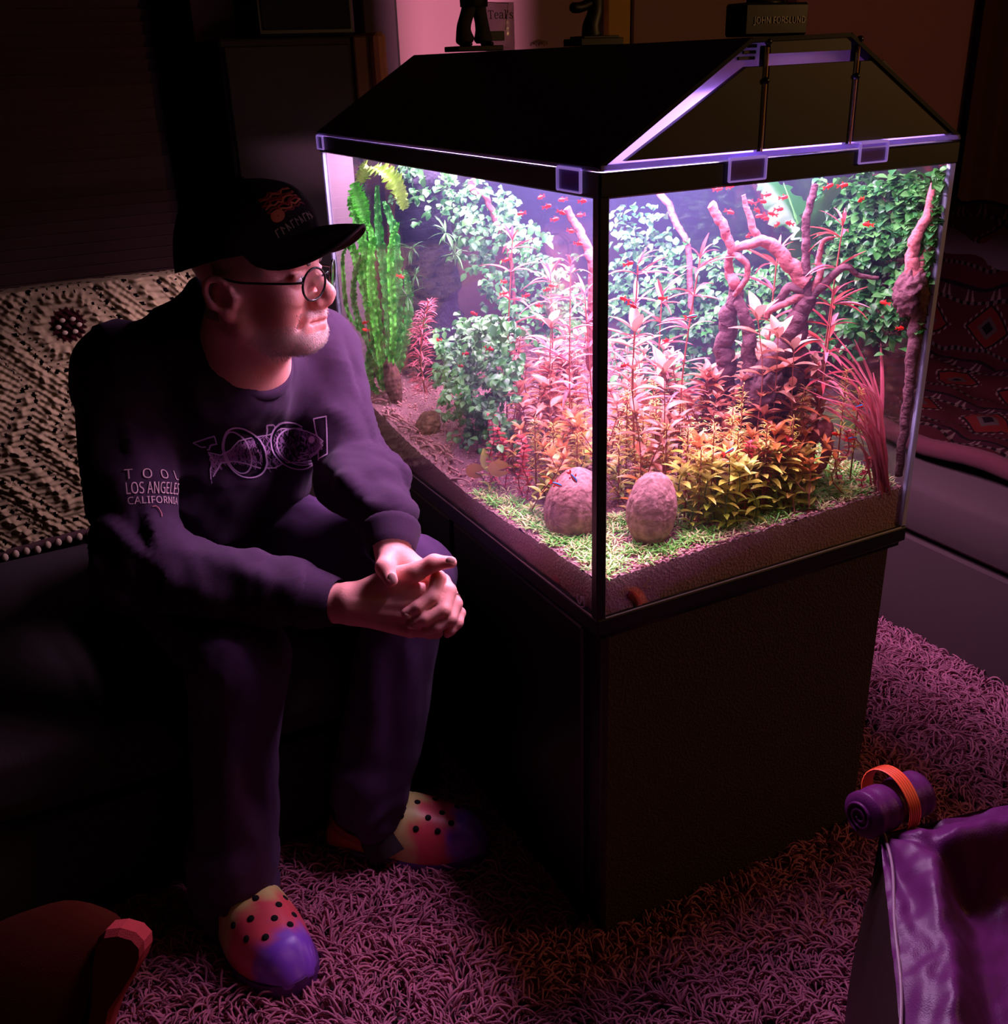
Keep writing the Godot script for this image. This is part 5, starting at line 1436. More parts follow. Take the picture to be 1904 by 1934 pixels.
	wood(t, "branch", [[1393, 545, 0.43], [1380, 524, 0.43], [1375, 505, 0.43], [1383, 480, 0.41]], 0.0085, 0.006, wm)
	wood(t, "branch", [[1520, 552, 0.43], [1492, 567, 0.42], [1458, 584, 0.41], [1448, 600, 0.41]], 0.0065, 0.004, wm)
	wood(t, "branch", [[1518, 545, 0.43], [1488, 545, 0.43], [1466, 575, 0.43], [1460, 590, 0.43]], 0.008, 0.004, wd)
	wood(t, "branch", [[1391, 560, 0.43], [1405, 592, 0.42], [1416, 640, 0.42], [1412, 720, 0.42]], 0.0075, 0.012, wd)
	wood(t, "branch", [[1475, 850, 0.38], [1530, 830, 0.36], [1560, 800, 0.35], [1562, 850, 0.33], [1545, 890, 0.33], [1500, 900, 0.33]], 0.012, 0.005, wm)
	var lump := MB.new(); lump.ell(clampin(tank(1442, 752, 0.40)), Basis.from_scale(Vector3(0.042, 0.05, 0.04)), 40, 26, func(d: Vector3): return 1.0 + 0.35 * nz2.get_noise_3dv(d * 2.5)); part("burl", lump, wd, t)
	var t2 := thing("driftwood", "red driftwood stump and forked branch against the right-hand pane", "driftwood", on_soil(tank(1725, 560, 0.6)))
	wood(t2, "branch", [[1767, 346, 0.5], [1752, 408, 0.5], [1727, 456, 0.5], [1722, 507, 0.5], [1735, 535, 0.5]], 0.0058, 0.0115, wm)
	wood(t2, "branch", [[1764, 425, 0.5], [1758, 474, 0.5], [1740, 500, 0.5], [1733, 530, 0.5]], 0.005, 0.009, wm)
	wood(t2, "trunk", [[1735, 530, 0.5], [1738, 580, 0.5], [1728, 640, 0.5], [1722, 700, 0.5], [1714, 790, 0.48], [1700, 900, 0.45]], 0.012, 0.006, wd)
	var l2 := MB.new(); l2.ell(clampin(tank(1722, 553, 0.5)), Basis.from_scale(Vector3(0.026, 0.034, 0.024)), 36, 24, func(d: Vector3): return 1.0 + 0.3 * nz2.get_noise_3dv(d * 2.6)); part("burl", l2, wd, t2)
	var t3 := thing("driftwood", "thin crooked red branch hanging behind the upper left leaves", "driftwood", on_soil(tank(950, 470, 0.75)))
	wood(t3, "branch", [[890, 336, 0.75], [894, 360, 0.75], [917, 371, 0.75], [934, 412, 0.75], [951, 458, 0.75], [966, 500, 0.75], [975, 620, 0.75]], 0.0075, 0.004, wm)
	var t4 := thing("driftwood", "red branch end built as a refracted second view of the main driftwood, behind the black corner post", "driftwood", on_soil(tank(1100, 480, 0.35)))  # extra branch stands in for the main driftwood refracted by the long pane
	wood(t4, "branch", [[1070, 392, 0.42], [1080, 412, 0.42], [1094, 432, 0.42], [1110, 470, 0.42], [1120, 520, 0.42], [1118, 700, 0.42]], 0.0055, 0.009, wm)
	var t5 := thing("driftwood", "knobbly dark red twig hanging at the top left of the short face", "driftwood", on_soil(tank(1290, 440, 0.8)))
	wood(t5, "branch", [[1245, 365, 0.8], [1262, 385, 0.8], [1272, 410, 0.8], [1288, 440, 0.8], [1300, 468, 0.8], [1306, 600, 0.8]], 0.0062, 0.005, wm)
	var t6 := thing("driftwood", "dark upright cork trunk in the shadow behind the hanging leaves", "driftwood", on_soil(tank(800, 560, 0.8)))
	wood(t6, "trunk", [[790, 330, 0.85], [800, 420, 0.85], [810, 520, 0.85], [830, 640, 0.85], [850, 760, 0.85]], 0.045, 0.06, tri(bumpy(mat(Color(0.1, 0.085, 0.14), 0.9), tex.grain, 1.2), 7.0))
	# twigs lying along the long face
	var tm := tri(bumpy(mat(Color(0.66, 0.46, 0.44), 0.8), tex.grain, 1.0), 9.0)
	for k in 26:
		var b := on_x(rr(715, 880), 0, 0.02)
		var f := float(k) / 25.0
		var q := on_soil(on_x(lerpf(712, 868, f), lerpf(748, 868, f) + rr(-14, 8), rr(0.014, 0.06)))
		q.x = clampf(q.x, 0.014, 0.09); q.z = clampf(q.z, -0.93, -0.3)
		q.y = soil_y(q.x, q.z) + 0.004
		var tw := thing("twig", "short pinkish twig lying among others on the soil along the long pane", "twig", q, "twigs on the soil along the long pane")
		var dz := rr(0.02, 0.05)
		var dr := Vector3(rr(-0.012, 0.02), rr(0.0, 0.012), dz)
		var m := MB.new(); m.tube(spline([q - dr * 0.5 + Vector3(0, 0.003, 0), q + Vector3(rr(-0.004, 0.004), rr(0.003, 0.008), 0), q + dr * 0.5], 8), [0.0024, 0.0026, 0.0022, 0.0018], 6); part("stick", m, tm, tw)

# leaves all over a mound or a curtain: the nearest 300 one by one, the rest as one part
func leafy(t: Node3D, polys: Array, count: int, t0: float, t1: float, mats: Array, size: float, meshes: Array, facing: Vector3) -> void:
	var lo := Vector2(INF, INF); var hi := Vector2(-INF, -INF)
	for q in polys: lo = lo.min(q); hi = hi.max(q)
	var xs := []
	var tries := 0
	while xs.size() < count and tries < count * 12:
		tries += 1
		var q := Vector2(rr(lo.x, hi.x), rr(lo.y, hi.y))
		if not inside(q + Vector2(nz2.get_noise_2d(q.x * 0.03, q.y * 0.03), nz2.get_noise_2d(q.x * 0.03 + 40.0, q.y * 0.03)) * 70.0 + Vector2(rr(-6, 6), rr(-6, 6)), polys): continue
		# ragged: thin out in patches
		if nz.get_noise_2d(q.x * 0.018, q.y * 0.018) < -0.3 and rng.randf() < 0.8: continue
		var bump := nz.get_noise_2d(q.x * 0.012 + 7.0, q.y * 0.012)
		var w := clampin(tank(q.x, q.y, clampf(lerpf(t0, t1, rng.randf() * 0.5 + 0.25 + bump * 0.5), 0.02, 0.99)))
		var dir := (facing * 0.7 + Vector3(rr(-1, 1), rr(-0.9, 0.35), rr(-1, 1)) * 0.85).normalized()
		var up := (Vector3(0, 1, 0) + facing * 0.5 + Vector3(rr(-1, 1), 0, rr(-1, 1)) * 0.5)
		xs.append([(w - CP).length_squared(), Transform3D(face_dir(dir, up, size * rr(0.75, 1.25)), w), rng.randi() % meshes.size(), rng.randi() % mats.size()])
	xs.sort_custom(func(a, b): return a[0] < b[0])
	var mms := []
	for i in mini(300, xs.size()):
		inst("leaf", meshes[xs[i][2]], mats[xs[i][3]], t, xs[i][1])
	for k in mats.size():
		var l := xs.slice(300).filter(func(e): return e[3] == k)
		if l.is_empty(): continue
		var mm := MultiMesh.new(); mm.transform_format = MultiMesh.TRANSFORM_3D; mm.mesh = meshes[k % meshes.size()]; mm.instance_count = l.size()
		for i in l.size(): mm.set_instance_transform(i, l[i][1])
		var o := MultiMeshInstance3D.new(); o.name = "leaves"; o.multimesh = mm; o.material_override = mats[k]; t.add_child(o, true); o.position = -t.position; o.set_meta("kind", "stuff")
func poly(l: Array) -> Array:
	var o := []
	for i in range(0, l.size(), 2): o.append(Vector2(l[i], l[i + 1]))
	return o
func leaf_walls() -> void:
	var G: Array = PAL.green
	var a := thing("climbing_plant", "curtain of small green leaves hanging in the upper left of the aquarium", "plant", clampin(tank(950, 450, 0.8)))
	leafy(a, poly([735, 300, 870, 325, 950, 350, 1005, 445, 1062, 500, 1112, 560, 1112, 650, 1020, 640, 950, 600, 905, 520, 865, 470, 830, 400, 780, 395, 735, 370]), 1500, 0.55, 0.95, G, 0.78, LF.round, Vector3(-0.6, 0.1, 0.6))
	var b := thing("bushy_plant", "dense rounded bush of small blue-green leaves left of the red plants", "plant", on_soil(tank(900, 760, 0.5)))
	leafy(b, poly([838, 640, 880, 600, 930, 590, 975, 640, 985, 700, 965, 780, 970, 850, 930, 845, 890, 835, 858, 800, 838, 740, 822, 690]), 1700, 0.1, 0.6, G, 0.75, LF.round, Vector3(-0.7, 0.1, 0.5))
	var c := thing("climbing_plant", "wall of small green leaves filling the back behind the driftwood", "plant", clampin(tank(1450, 560, 0.9)))
	leafy(c, poly([1150, 395, 1235, 385, 1245, 440, 1300, 480, 1380, 470, 1440, 520, 1500, 470, 1560, 400, 1600, 470, 1660, 440, 1700, 540, 1690, 640, 1600, 660, 1500, 600, 1450, 660, 1360, 640, 1330, 720, 1230, 760, 1150, 760]), 2600, 0.72, 0.97, G, 0.78, LF.round, Vector3(-0.75, 0.15, 0.4))
	var d := thing("climbing_plant", "bright green leaves at the top right corner of the short face", "plant", clampin(tank(1680, 400, 0.8)))
	leafy(d, poly([1545, 350, 1640, 335, 1790, 318, 1780, 440, 1762, 520, 1740, 640, 1712, 640, 1725, 520, 1690, 430, 1640, 470, 1590, 500, 1560, 440]), 1300, 0.74, 0.98, G, 0.78, LF.round, Vector3(-0.6, 0.2, 0.6))
	var e := thing("hanging_plant", "thin trailing strand of pale green leaves in the dark upper corner", "plant", clampin(tank(960, 400, 0.9)))
	leafy(e, poly([955, 350, 978, 350, 968, 420, 945, 440, 940, 420]), 60, 0.85, 0.97, [G[1], G[3]], 0.8, LF.round, Vector3(-0.6, 0, 0.6))
	# dark fern fronds inside the shadowed gap
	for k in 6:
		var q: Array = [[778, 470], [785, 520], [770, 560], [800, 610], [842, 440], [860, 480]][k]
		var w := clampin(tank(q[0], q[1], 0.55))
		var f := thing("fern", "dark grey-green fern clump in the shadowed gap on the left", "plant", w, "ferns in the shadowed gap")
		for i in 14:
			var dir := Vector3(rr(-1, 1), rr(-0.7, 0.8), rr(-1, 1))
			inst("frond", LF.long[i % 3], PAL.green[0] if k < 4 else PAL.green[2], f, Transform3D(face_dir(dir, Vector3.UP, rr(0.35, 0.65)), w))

func strap(t: Node3D, called: String, pts: Array, width: float, ruffle: float, m: Material) -> void:     # long leaf with a frilled edge
	var w := []
	for q in pts: w.append(clampin(tank(q[0], q[1], q[2])))
	var n := 120 if ruffle > 0.0015 else 40
	var sp := spline(w, n)
	var b := MB.new()
	var ph := rr(0, 6)
	for k in n + 1:
		var s := float(k) / n
		var tg: Vector3 = (sp[mini(k + 1, n)] - sp[maxi(k - 1, 0)]).normalized()
		var side := (CR - tg * CR.dot(tg)).normalized()
		var up := side.cross(tg)
		var wd := width * 0.5 * pow(sin(PI * clampf(s * 0.94 + 0.03, 0, 1)), 0.5)
		for j in 9:
			var e := (j - 4) / 4.0
			var fr := 2.6 * nz.get_noise_2d(k * 0.21 + ph * 9.0, (3.0 if e > 0 else 0.0)) + 1.4 * nz.get_noise_2d(k * 0.55 + ph * 5.0, (7.0 if e > 0 else 2.0))
			var edge := pow(absf(e), 2.5)
			b.p(sp[k] + side * wd * e * (1.0 + edge * (0.22 * fr + 0.3 * nz.get_noise_2d(s * 40.0, e + ph))) + up * (absf(e) * wd * 0.2 + ruffle * 1.3 * signf(e) * edge * fr + ruffle * 0.5 * nz.get_noise_2d(k * 0.4 + ph, e * 3.0)) + tg * (edge * 0.0015 * fr), Vector2(j / 8.0, s * 6.0))
			b.c[b.c.size() - 1] = Color(1, 1, 1).lerp(Color(0.5, 0.5, 0.45), clampf(1.0 - absf(e) * 1.2 + 0.8 * nz.get_noise_2d(k * 0.5, j * 1.3), 0, 1))
	for k in n:
		for j in 8:
			var a := k * 9 + j
			b.quad(a, a + 1, a + 10, a + 9)
	part(called, b, m, t)
func tall_plants() -> void:
	var g1 := vcol(bumpy(leafmat(Color(0.36, 0.95, 0.2), 0.5), tex.cell, 0.8)); var g2 := vcol(bumpy(leafmat(Color(0.26, 0.8, 0.22), 0.45), tex.cell, 0.8))
	g1.uv1_scale = Vector3(0.3, 0.6, 1); g2.uv1_scale = Vector3(0.3, 0.6, 1)
	var a := thing("ruffled_plant", "tall bright green plant with long frilled strap leaves at the far left corner", "plant", on_soil(tank(720, 735, 0.5)))
	strap(a, "leaf", [[722, 735, 0.5], [718, 650, 0.45], [705, 560, 0.4], [690, 470, 0.4], [668, 400, 0.45], [660, 370, 0.5]], 0.022, 0.004, g1)
	strap(a, "leaf", [[728, 738, 0.55], [735, 640, 0.5], [728, 540, 0.5], [716, 440, 0.5], [712, 350, 0.5]], 0.018, 0.004, g2)
	strap(a, "leaf", [[726, 738, 0.5], [752, 640, 0.55], [752, 540, 0.55], [745, 440, 0.55], [725, 380, 0.55]], 0.02, 0.004, g2)
	strap(a, "leaf", [[715, 720, 0.5], [690, 640, 0.4], [655, 590, 0.35], [645, 520, 0.35], [648, 475, 0.35], [668, 462, 0.35]], 0.008, 0.003, g1)
	strap(a, "leaf", [[718, 730, 0.5], [700, 600, 0.5], [676, 500, 0.5], [655, 440, 0.5]], 0.018, 0.004, g1)
	strap(a, "leaf", [[716, 745, 0.4], [700, 720, 0.3], [698, 670, 0.3], [712, 630, 0.35]], 0.016, 0.003, g2)
	strap(a, "leaf", [[724, 738, 0.35], [712, 640, 0.35], [700, 540, 0.35], [702, 450, 0.4], [690, 415, 0.4]], 0.016, 0.004, g1)
	strap(a, "leaf", [[730, 738, 0.4], [742, 650, 0.4], [740, 560, 0.45], [738, 470, 0.45], [752, 420, 0.5]], 0.015, 0.0045, g1)
	strap(a, "leaf", [[720, 700, 0.3], [676, 600, 0.3], [668, 540, 0.3], [682, 480, 0.35]], 0.012, 0.0035, g2)
	strap(a, "leaf", [[735, 740, 0.6], [765, 650, 0.6], [772, 560, 0.6], [765, 510, 0.6]], 0.017, 0.003, g2)
	var yg := bumpy(leafmat(Color(0.5, 0.72, 0.14), 0.5), tex.cell, 0.4)
	var b := thing("broadleaf", "broad yellow-green leaf bent over just under the rim at the far left", "plant", clampin(tank(710, 340, 0.5)))
	strap(b, "leaf", [[765, 395, 0.55], [750, 350, 0.5], [722, 322, 0.5], [695, 318, 0.5], [680, 345, 0.5]], 0.034, 0.003, yg)
	var c := thing("broadleaf", "upright bright green leaf tip beside the pale end pane", "plant", clampin(tank(676, 380, 0.5)))
	strap(c, "leaf", [[692, 420, 0.5], [684, 395, 0.5], [674, 365, 0.5], [668, 345, 0.5]], 0.03, 0.002, g1)
	var d := thing("broadleaf", "large translucent green leaf with pale midrib high behind the driftwood", "plant", clampin(tank(1490, 400, 0.7)))
	strap(d, "leaf", [[1440, 330, 0.7], [1475, 370, 0.7], [1510, 420, 0.7], [1540, 440, 0.7], [1565, 428, 0.7]], 0.06, 0.001, leafmat(Color(0.1, 0.36, 0.12), 0.25))
	strap(d, "leaf", [[1600, 335, 0.62], [1560, 380, 0.65], [1535, 420, 0.65], [1505, 475, 0.68], [1480, 505, 0.7]], 0.03, 0.001, leafmat(Color(0.12, 0.4, 0.14), 0.25))
	strap(d, "midrib", [[1480, 345, 0.69], [1500, 400, 0.69], [1506, 435, 0.69], [1480, 480, 0.69], [1455, 520, 0.69]], 0.004, 0.0, leafmat(Color(0.3, 0.6, 0.25), 0.3))
	# pink bottle-brush
	var e := thing("bottlebrush_plant", "fuzzy pink spike of needle leaves standing before the dark gap", "plant", on_soil(tank(800, 745, 0.3)))
	var ax := spline([clampin(tank(803, 742, 0.3)), clampin(tank(795, 680, 0.3)), clampin(tank(798, 620, 0.3)), clampin(tank(811, 568, 0.3))], 40)
	var st := MB.new(); st.tube(ax, [0.0016], 6); part("stem", st, PAL.stem, e)
	for k in 300:
		var s := rng.randf()
		var q: Vector3 = ax[int(s * 40)]
		var an := rr(0, TAU)
		inst("leaf", LF.needle[k % 2], PAL.pink[[1, 2, 2, 0][k % 4]], e, Transform3D(face_dir(Vector3(cos(an), rr(0.0, 0.9), sin(an)), Vector3.UP, lerpf(1.5, 0.7, s * s)), q + Vector3(cos(an), 0, sin(an)) * 0.003))

func stem_plant(called: String, label: String, group: String, root: Vector3, top: Vector3, step: float, per: int, meshes: Array, pal: Array, size: float, rise := 0.5) -> void:
	var t := thing(called, label, "plant", root, group)
	var sway := Vector3(rr(-1, 1), 0, rr(-1, 1)) * 0.012
	var L := root.distance_to(top)
	var n := maxi(4, int(L / step))
	var sp := spline([root, root.lerp(top, 0.35) + sway, root.lerp(top, 0.7) - sway * 0.5, top], n)
	var m := MB.new(); m.tube(sp, taper(0.0012, 0.0007, n), 6); part("stem", m, PAL.stem if pal != PAL.yellow else PAL.gstem, t)
	var ph := rr(0, 6)
	for k in range(1, n + 1):
		var s := float(k) / n
		var last := k == n
		for j in (per + 2 if last else per):
			var a := ph + k * 1.57 + TAU * j / (per + 2 if last else per) + rr(-0.3, 0.3)
			var dir := Vector3(cos(a), (rise + (0.9 if last else 0.0)) * rr(0.6, 1.3), sin(a))
			var pi := clampi(int(s * pal.size() + rr(-0.9, 0.6)), 0, pal.size() - 1)
			var sc := size * lerpf(0.75, 1.1, s) * (0.8 if last else 1.0) * rr(0.8, 1.2)
			var q: Vector3 = sp[k]
			var dd := dir.normalized() * sc * 0.04
			if q.x + dd.x < 0.01 or q.x + dd.x > TW - 0.01: dir.x *= -0.6
			if q.z + dd.z > -0.01 or q.z + dd.z < -TL + 0.01: dir.z *= -0.6
			inst("leaf", meshes[rng.randi() % meshes.size()], pal[pi], t, Transform3D(face_dir(dir, Vector3.UP, sc), q))
func stem_plants() -> void:
	var W: Array = PAL.warm
	# broad mass of orange and pink leaves
	var sets := [[poly([965, 640, 1060, 600, 1112, 580, 1112, 860, 1050, 880, 985, 860, 965, 760]), 40, 0.12, 0.62, "left"], [poly([1152, 600, 1230, 620, 1290, 690, 1380, 690, 1420, 640, 1480, 620, 1560, 690, 1575, 800, 1545, 880, 1440, 900, 1330, 900, 1290, 830, 1152, 820]), 80, 0.12, 0.6, "right"]]
	for s in sets:
		var n := 0
		var lo := Vector2(INF, INF); var hi := Vector2(-INF, -INF)
		for q in s[0]: lo = lo.min(q); hi = hi.max(q)
		while n < s[1]:
			var q := Vector2(rr(lo.x, hi.x), rr(lo.y, hi.y))
			if not inside(q, s[0]): continue
			var f := clampf((q.y - lo.y) / (hi.y - lo.y), 0, 1)
			var top := clampin(tank(q.x, q.y, lerpf(s[3], s[2], f) + rr(-0.05, 0.05)))
			var root := on_soil(clampin(top + Vector3(rr(-0.06, 0.06), 0, rr(-0.06, 0.06))))
			if top.y - root.y < 0.05: continue
			if Vector2(root.x, root.z).distance_to(Vector2(0.09, -0.08)) < 0.06: continue
			n += 1
			var pal: Array = W.slice(0, 3) if f > 0.72 else (W.slice(1, 5) if f > 0.35 else W.slice(1, 6))
			var tone: String = "olive-orange" if f > 0.72 else ("orange" if f > 0.35 else "pink-topped")
			var tall: String = "short" if top.y - root.y < 0.12 else ("mid-height" if top.y - root.y < 0.22 else "tall")
			var near: String = "close to the black post" if absf(q.x - 1128) < 70 else ("behind the oval rock" if absf(q.x - 1240) < 60 else ("in front of the driftwood" if q.x > 1360 and q.x < 1500 else ("at the right edge of the thicket" if q.x > 1500 else ("beside the green bush" if q.x < 1010 else "amid the thicket"))))
			stem_plant("stem_plant", "%s %s leafy stem plant %s, %s of the post" % [tall, tone, near, s[4]], "orange-pink stem plants %s of the post" % s[4], root, top, 0.014, 3, LF.lance, pal, rr(0.55, 0.9))
	for d in [[1432, 606, 0.3, 1.15], [1470, 640, 0.28, 1.1], [1200, 628, 0.2, 1.1], [1040, 620, 0.25, 1.1], [1500, 660, 0.3, 1.0], [1255, 705, 0.2, 1.0]]:
		var top := clampin(tank(d[0], d[1], d[2]))
		stem_plant("tall_stem_plant", "tall leafy stem topped with a pale pink-white rosette above the thicket", "pale-topped stems above the thicket", on_soil(top + Vector3(rr(-0.02, 0.02), 0, rr(-0.02, 0.02))), top, 0.03, 2, LF.lance, W.slice(2, 6), d[3] * 1.15)
	# narrow-leaved red stems
	var P: Array = PAL.pink
	for d in [[1322, 490, 0.35, "red stem with long narrow leaves left of the driftwood"], [1592, 428, 0.45, "red stem with a spear tip right of the driftwood"], [1205, 500, 0.25, "pale-tipped red stem just right of the black post"], [968, 455, 0.45, "red spear-tipped stem before the green curtain, left of the post"], [1078, 500, 0.3, "red star-leaved stem nearest the post on the left"], [1040, 520, 0.4, "red star-leaved stem between the spear-tipped one and the post"], [1468, 485, 0.5, "red narrow-leaved stem seen through the driftwood arch"], [1575, 560, 0.4, "red tufted stem right of the driftwood fork"], [1105, 560, 0.35, "short red stem touching the post on the left"], [1250, 560, 0.45, "faint red stem between the post and the driftwood"]]:
		var top := clampin(tank(d[0], d[1], d[2]))
		var t := thing("spiky_plant", d[3], "plant", on_soil(top))
		var root := on_soil(top + Vector3(rr(-0.02, 0.02), 0, rr(-0.02, 0.02)))
		var n := 16
		var sp := spline([root, root.lerp(top, 0.5) + Vector3(rr(-0.01, 0.01), 0, rr(-0.01, 0.01)), top], n)
		var m := MB.new(); m.tube(sp, taper(0.0018, 0.001, n), 6); part("stem", m, PAL.stem, t)
		for k in range(7, n + 1):
			if k % 2 == 0 and k < n - 1: continue
			for j in 5:
				var a := rr(0, TAU)
				var dir := Vector3(cos(a), rr(0.1, 0.8) if k < n else rr(1.0, 2.5), sin(a))
				inst("leaf", LF.long[rng.randi() % 3], P[rng.randi() % 4], t, Transform3D(face_dir(dir, Vector3.UP, rr(0.7, 1.15) * (0.7 if k == n else 1.0)), sp[k]))
	# feathery tan stems
	for d in [[1200, 690, 0.4], [1235, 720, 0.35], [1185, 740, 0.3], [1405, 725, 0.22], [1385, 770, 0.2], [1330, 730, 0.4], [1290, 760, 0.35], [1010, 790, 0.2], [1080, 760, 0.3], [1520, 730, 0.3], [1600, 700, 0.55], [1625, 735, 0.5], [1170, 800, 0.25], [1215, 790, 0.25], [1260, 800, 0.18], [1300, 810, 0.16], [1350, 800, 0.14], [1395, 815, 0.12], [1450, 800, 0.14], [1090, 820, 0.18], [1045, 800, 0.2], [1500, 790, 0.18], [1325, 850, 0.12], [1240, 760, 0.3]]:
		var top := clampin(tank(d[0], d[1], d[2]))
		var root := on_soil(top)
		var t := thing("feathery_plant", "feathery tan-gold stem with fine needle leaves in the thicket", "plant", root, "feathery tan stems")
		var m := MB.new(); m.tube([root, root.lerp(top, 0.5), top], [0.0013, 0.0012, 0.0008], 6); part("stem", m, PAL.stem, t)
		for k in 110:
			var s := sqrt(rng.randf())
			var a := rr(0, TAU)
			inst("leaf", LF.needle[k % 2], PAL.warm[1] if k % 3 else PAL.yellow[1], t, Transform3D(face_dir(Vector3(cos(a), rr(0.1, 0.9), sin(a)), Vector3.UP, lerpf(1.35, 0.6, s)), root.lerp(top, s)))
	# yellow-green bushes along the front
	for d in [[1300, 915, 0.12], [1335, 925, 0.1], [1380, 885, 0.08], [1400, 905, 0.07], [1430, 900, 0.08], [1460, 880, 0.12], [1355, 905, 0.12], [1440, 870, 0.14], [1480, 870, 0.16], [1320, 885, 0.16], [1175, 860, 0.35], [1240, 850, 0.35], [1100, 845, 0.25], [1060, 840, 0.25], [1290, 860, 0.25], [1520, 880, 0.18]]:
		var c := clampin(tank(d[0], d[1], d[2]))
		var root := on_soil(c)
		stem_plant("low_bush", "low yellow-green leafy plant at the front of the thicket", "yellow-green plants along the front", root, root + Vector3(rr(-0.01, 0.01), maxf(c.y - root.y, 0.035) + 0.012, rr(-0.01, 0.01)), 0.012, 3, LF.lance, PAL.yellow, 0.85, 0.35)
	# little crimson plants
	for d in [[928, 790, 0.15], [940, 815, 0.15], [950, 835, 0.15], [985, 830, 0.16], [990, 850, 0.14], [1300, 840, 0.2], [1415, 840, 0.14], [1450, 850, 0.14], [1490, 835, 0.16], [1640, 870, 0.3], [1660, 880, 0.3], [1600, 820, 0.4]]:
		var c := clampin(tank(d[0], d[1], d[2]))
		var root := on_soil(c)
		stem_plant("crimson_plant", "small crimson plant with tiny leaves low among the stems", "small crimson plants", root, Vector3(root.x, maxf(c.y, root.y + 0.03), root.z), 0.008, 3, LF.round, [PAL.pink[0], PAL.pink[3]], 0.6)

func low_plants() -> void:
	# pink-red grass fountain at the right
	var c := on_soil(clampin(tank(1672, 885, 0.24)))
	var t := thing("red_grass_plant", "fountain of long pink-red blades at the right end of the short face", "plant", c)
	for k in 100:
		var a := rr(0, TAU)
		var out := Vector3(cos(a), 0, sin(a))
		out = (out + Vector3(-0.3, 0, -0.35)).normalized()
		var L := rr(0.1, 0.27)
		var reach := L * rr(0.25, 0.75)
		var p0 := c + Vector3(rr(-0.012, 0.012), -0.004, rr(-0.012, 0.012))
		var p1 := p0 + out * reach * 0.35 + Vector3.UP * L * 0.6
		var p2 := p0 + out * reach + Vector3.UP * L * rr(0.7, 0.98)
		if p2.x > TW - 0.014 or p2.z > -0.014: continue
		var m := MB.new()
		var sp := spline([p0, p1, p2], 9)
		var sd := out.cross(Vector3.UP).normalized()
		for i in 10:
			var w := 0.0032 * pow(sin(PI * clampf(0.12 + 0.87 * i / 9.0, 0, 1)), 0.6)
			m.p(sp[i] + sd * w); m.p(sp[i] + Vector3(0, 0.0006, 0) - out * 0.0009); m.p(sp[i] - sd * w)
		for i in 9:
			var b := i * 3
			m.quad(b, b + 1, b + 4, b + 3); m.quad(b + 1, b + 2, b + 5, b + 4)
		part("blade", m, PAL.pink[[1, 2, 0, 1][k % 4]], t)
	# round bronze lily leaves
	var lc := on_soil(clampin(on_x(918, 900, 0.045)))
	var l := thing("lily_plant", "bronze water lily with two round leaves and one green arrow leaf", "plant", lc)
	var br := leafmat(Color(1.0, 0.72, 0.42), 0.4)
	for d in [[898, 893, 0.035, 0.0165], [942, 888, 0.045, 0.0175]]:
		var q := on_x(d[0], d[1], d[2])
		var m := MB.new()
		m.grid(20, 6, func(a, b): 
			var an: float = lerpf(0.25, TAU - 0.25, a)
			return q + (CR * cos(an) + (CU * 0.75 - CF * 0.5) * sin(an)) * (d[3] * b) + CU * (0.003 * b * b + 0.0006 * sin(an * 9.0) * b))
		part("round_leaf", m, br, l)
		var s := MB.new(); s.tube([lc, lc.lerp(q, 0.6) + Vector3(0.003, 0.004, 0), q], [0.0009], 5); part("stalk", s, PAL.gstem, l)
	var gl := MB.new(); gl.leaf(on_x(925, 893, 0.05), CU + CR * -0.25, -CF, 0.045, 0.022, 0.2, 0.2, 6); part("arrow_leaf", gl, leafmat(Color(0.85, 0.85, 0.4), 0.4), l)
	# carpet of short grass: blades joined, past counting
	var bl := MB.new()
	for k in 5:
		var a := TAU * k / 5
		bl.leaf(Vector3.ZERO, Vector3(cos(a), 0.9 + 0.5 * (k % 2), sin(a)), Vector3.UP, 0.02, 0.0024, 0.7, 0.2, 3, 0.5)
	var tuft := bl.mesh()
	var spots := []
	for i in 30000:
		if spots.size() >= 2100: break
		var x := rr(0.012, TW - 0.015); var z := -rr(0.012, 0.75)
		var dens := 0.0
		if z > -0.17 and x > 0.05: dens = 0.75 if nz.get_noise_2d(x * 18, z * 18) > 0.05 else 0.12
		if z > -0.24 and x < 0.06 : dens = 0.9
		elif x < 0.06 and z > -0.4: dens = 0.45
		if x > 0.42 and z > -0.4: dens = maxf(dens, 0.6)
		if z > -0.028 or x < 0.02: dens *= 0.4
		if Vector2(x, z).distance_to(Vector2(c1xz().x, c1xz().y)) < 0.036: dens = 0
		if rng.randf() < dens: spots.append(Vector3(x, soil_y(x, z), z))
	for k in 2:
		var mm := MultiMesh.new(); mm.transform_format = MultiMesh.TRANSFORM_3D; mm.mesh = tuft; mm.instance_count = spots.size() / 2
		for i in mm.instance_count:
			var q: Vector3 = spots[i * 2 + k]
			mm.set_instance_transform(i, Transform3D(Basis(Vector3.UP, rr(0, 6)) * Basis.from_scale(Vector3.ONE * rr(0.6, 1.25)), q))
		var o := MultiMeshInstance3D.new(); o.name = numbered("carpet_grass"); o.multimesh = mm; o.material_override = [leafmat(Color(0.55, 0.95, 0.36)), leafmat(Color(1.0, 1.0, 0.66))][k]; add_child(o, true)
		tag(o, ["short green grass growing over the soil at the near end", "paler grass blades mixed into the carpet at the near end"][k], "grass", "", "stuff")
func c1xz() -> Vector2:
	var q := on_z(1231, 962, -0.075); return Vector2(q.x, q.z)

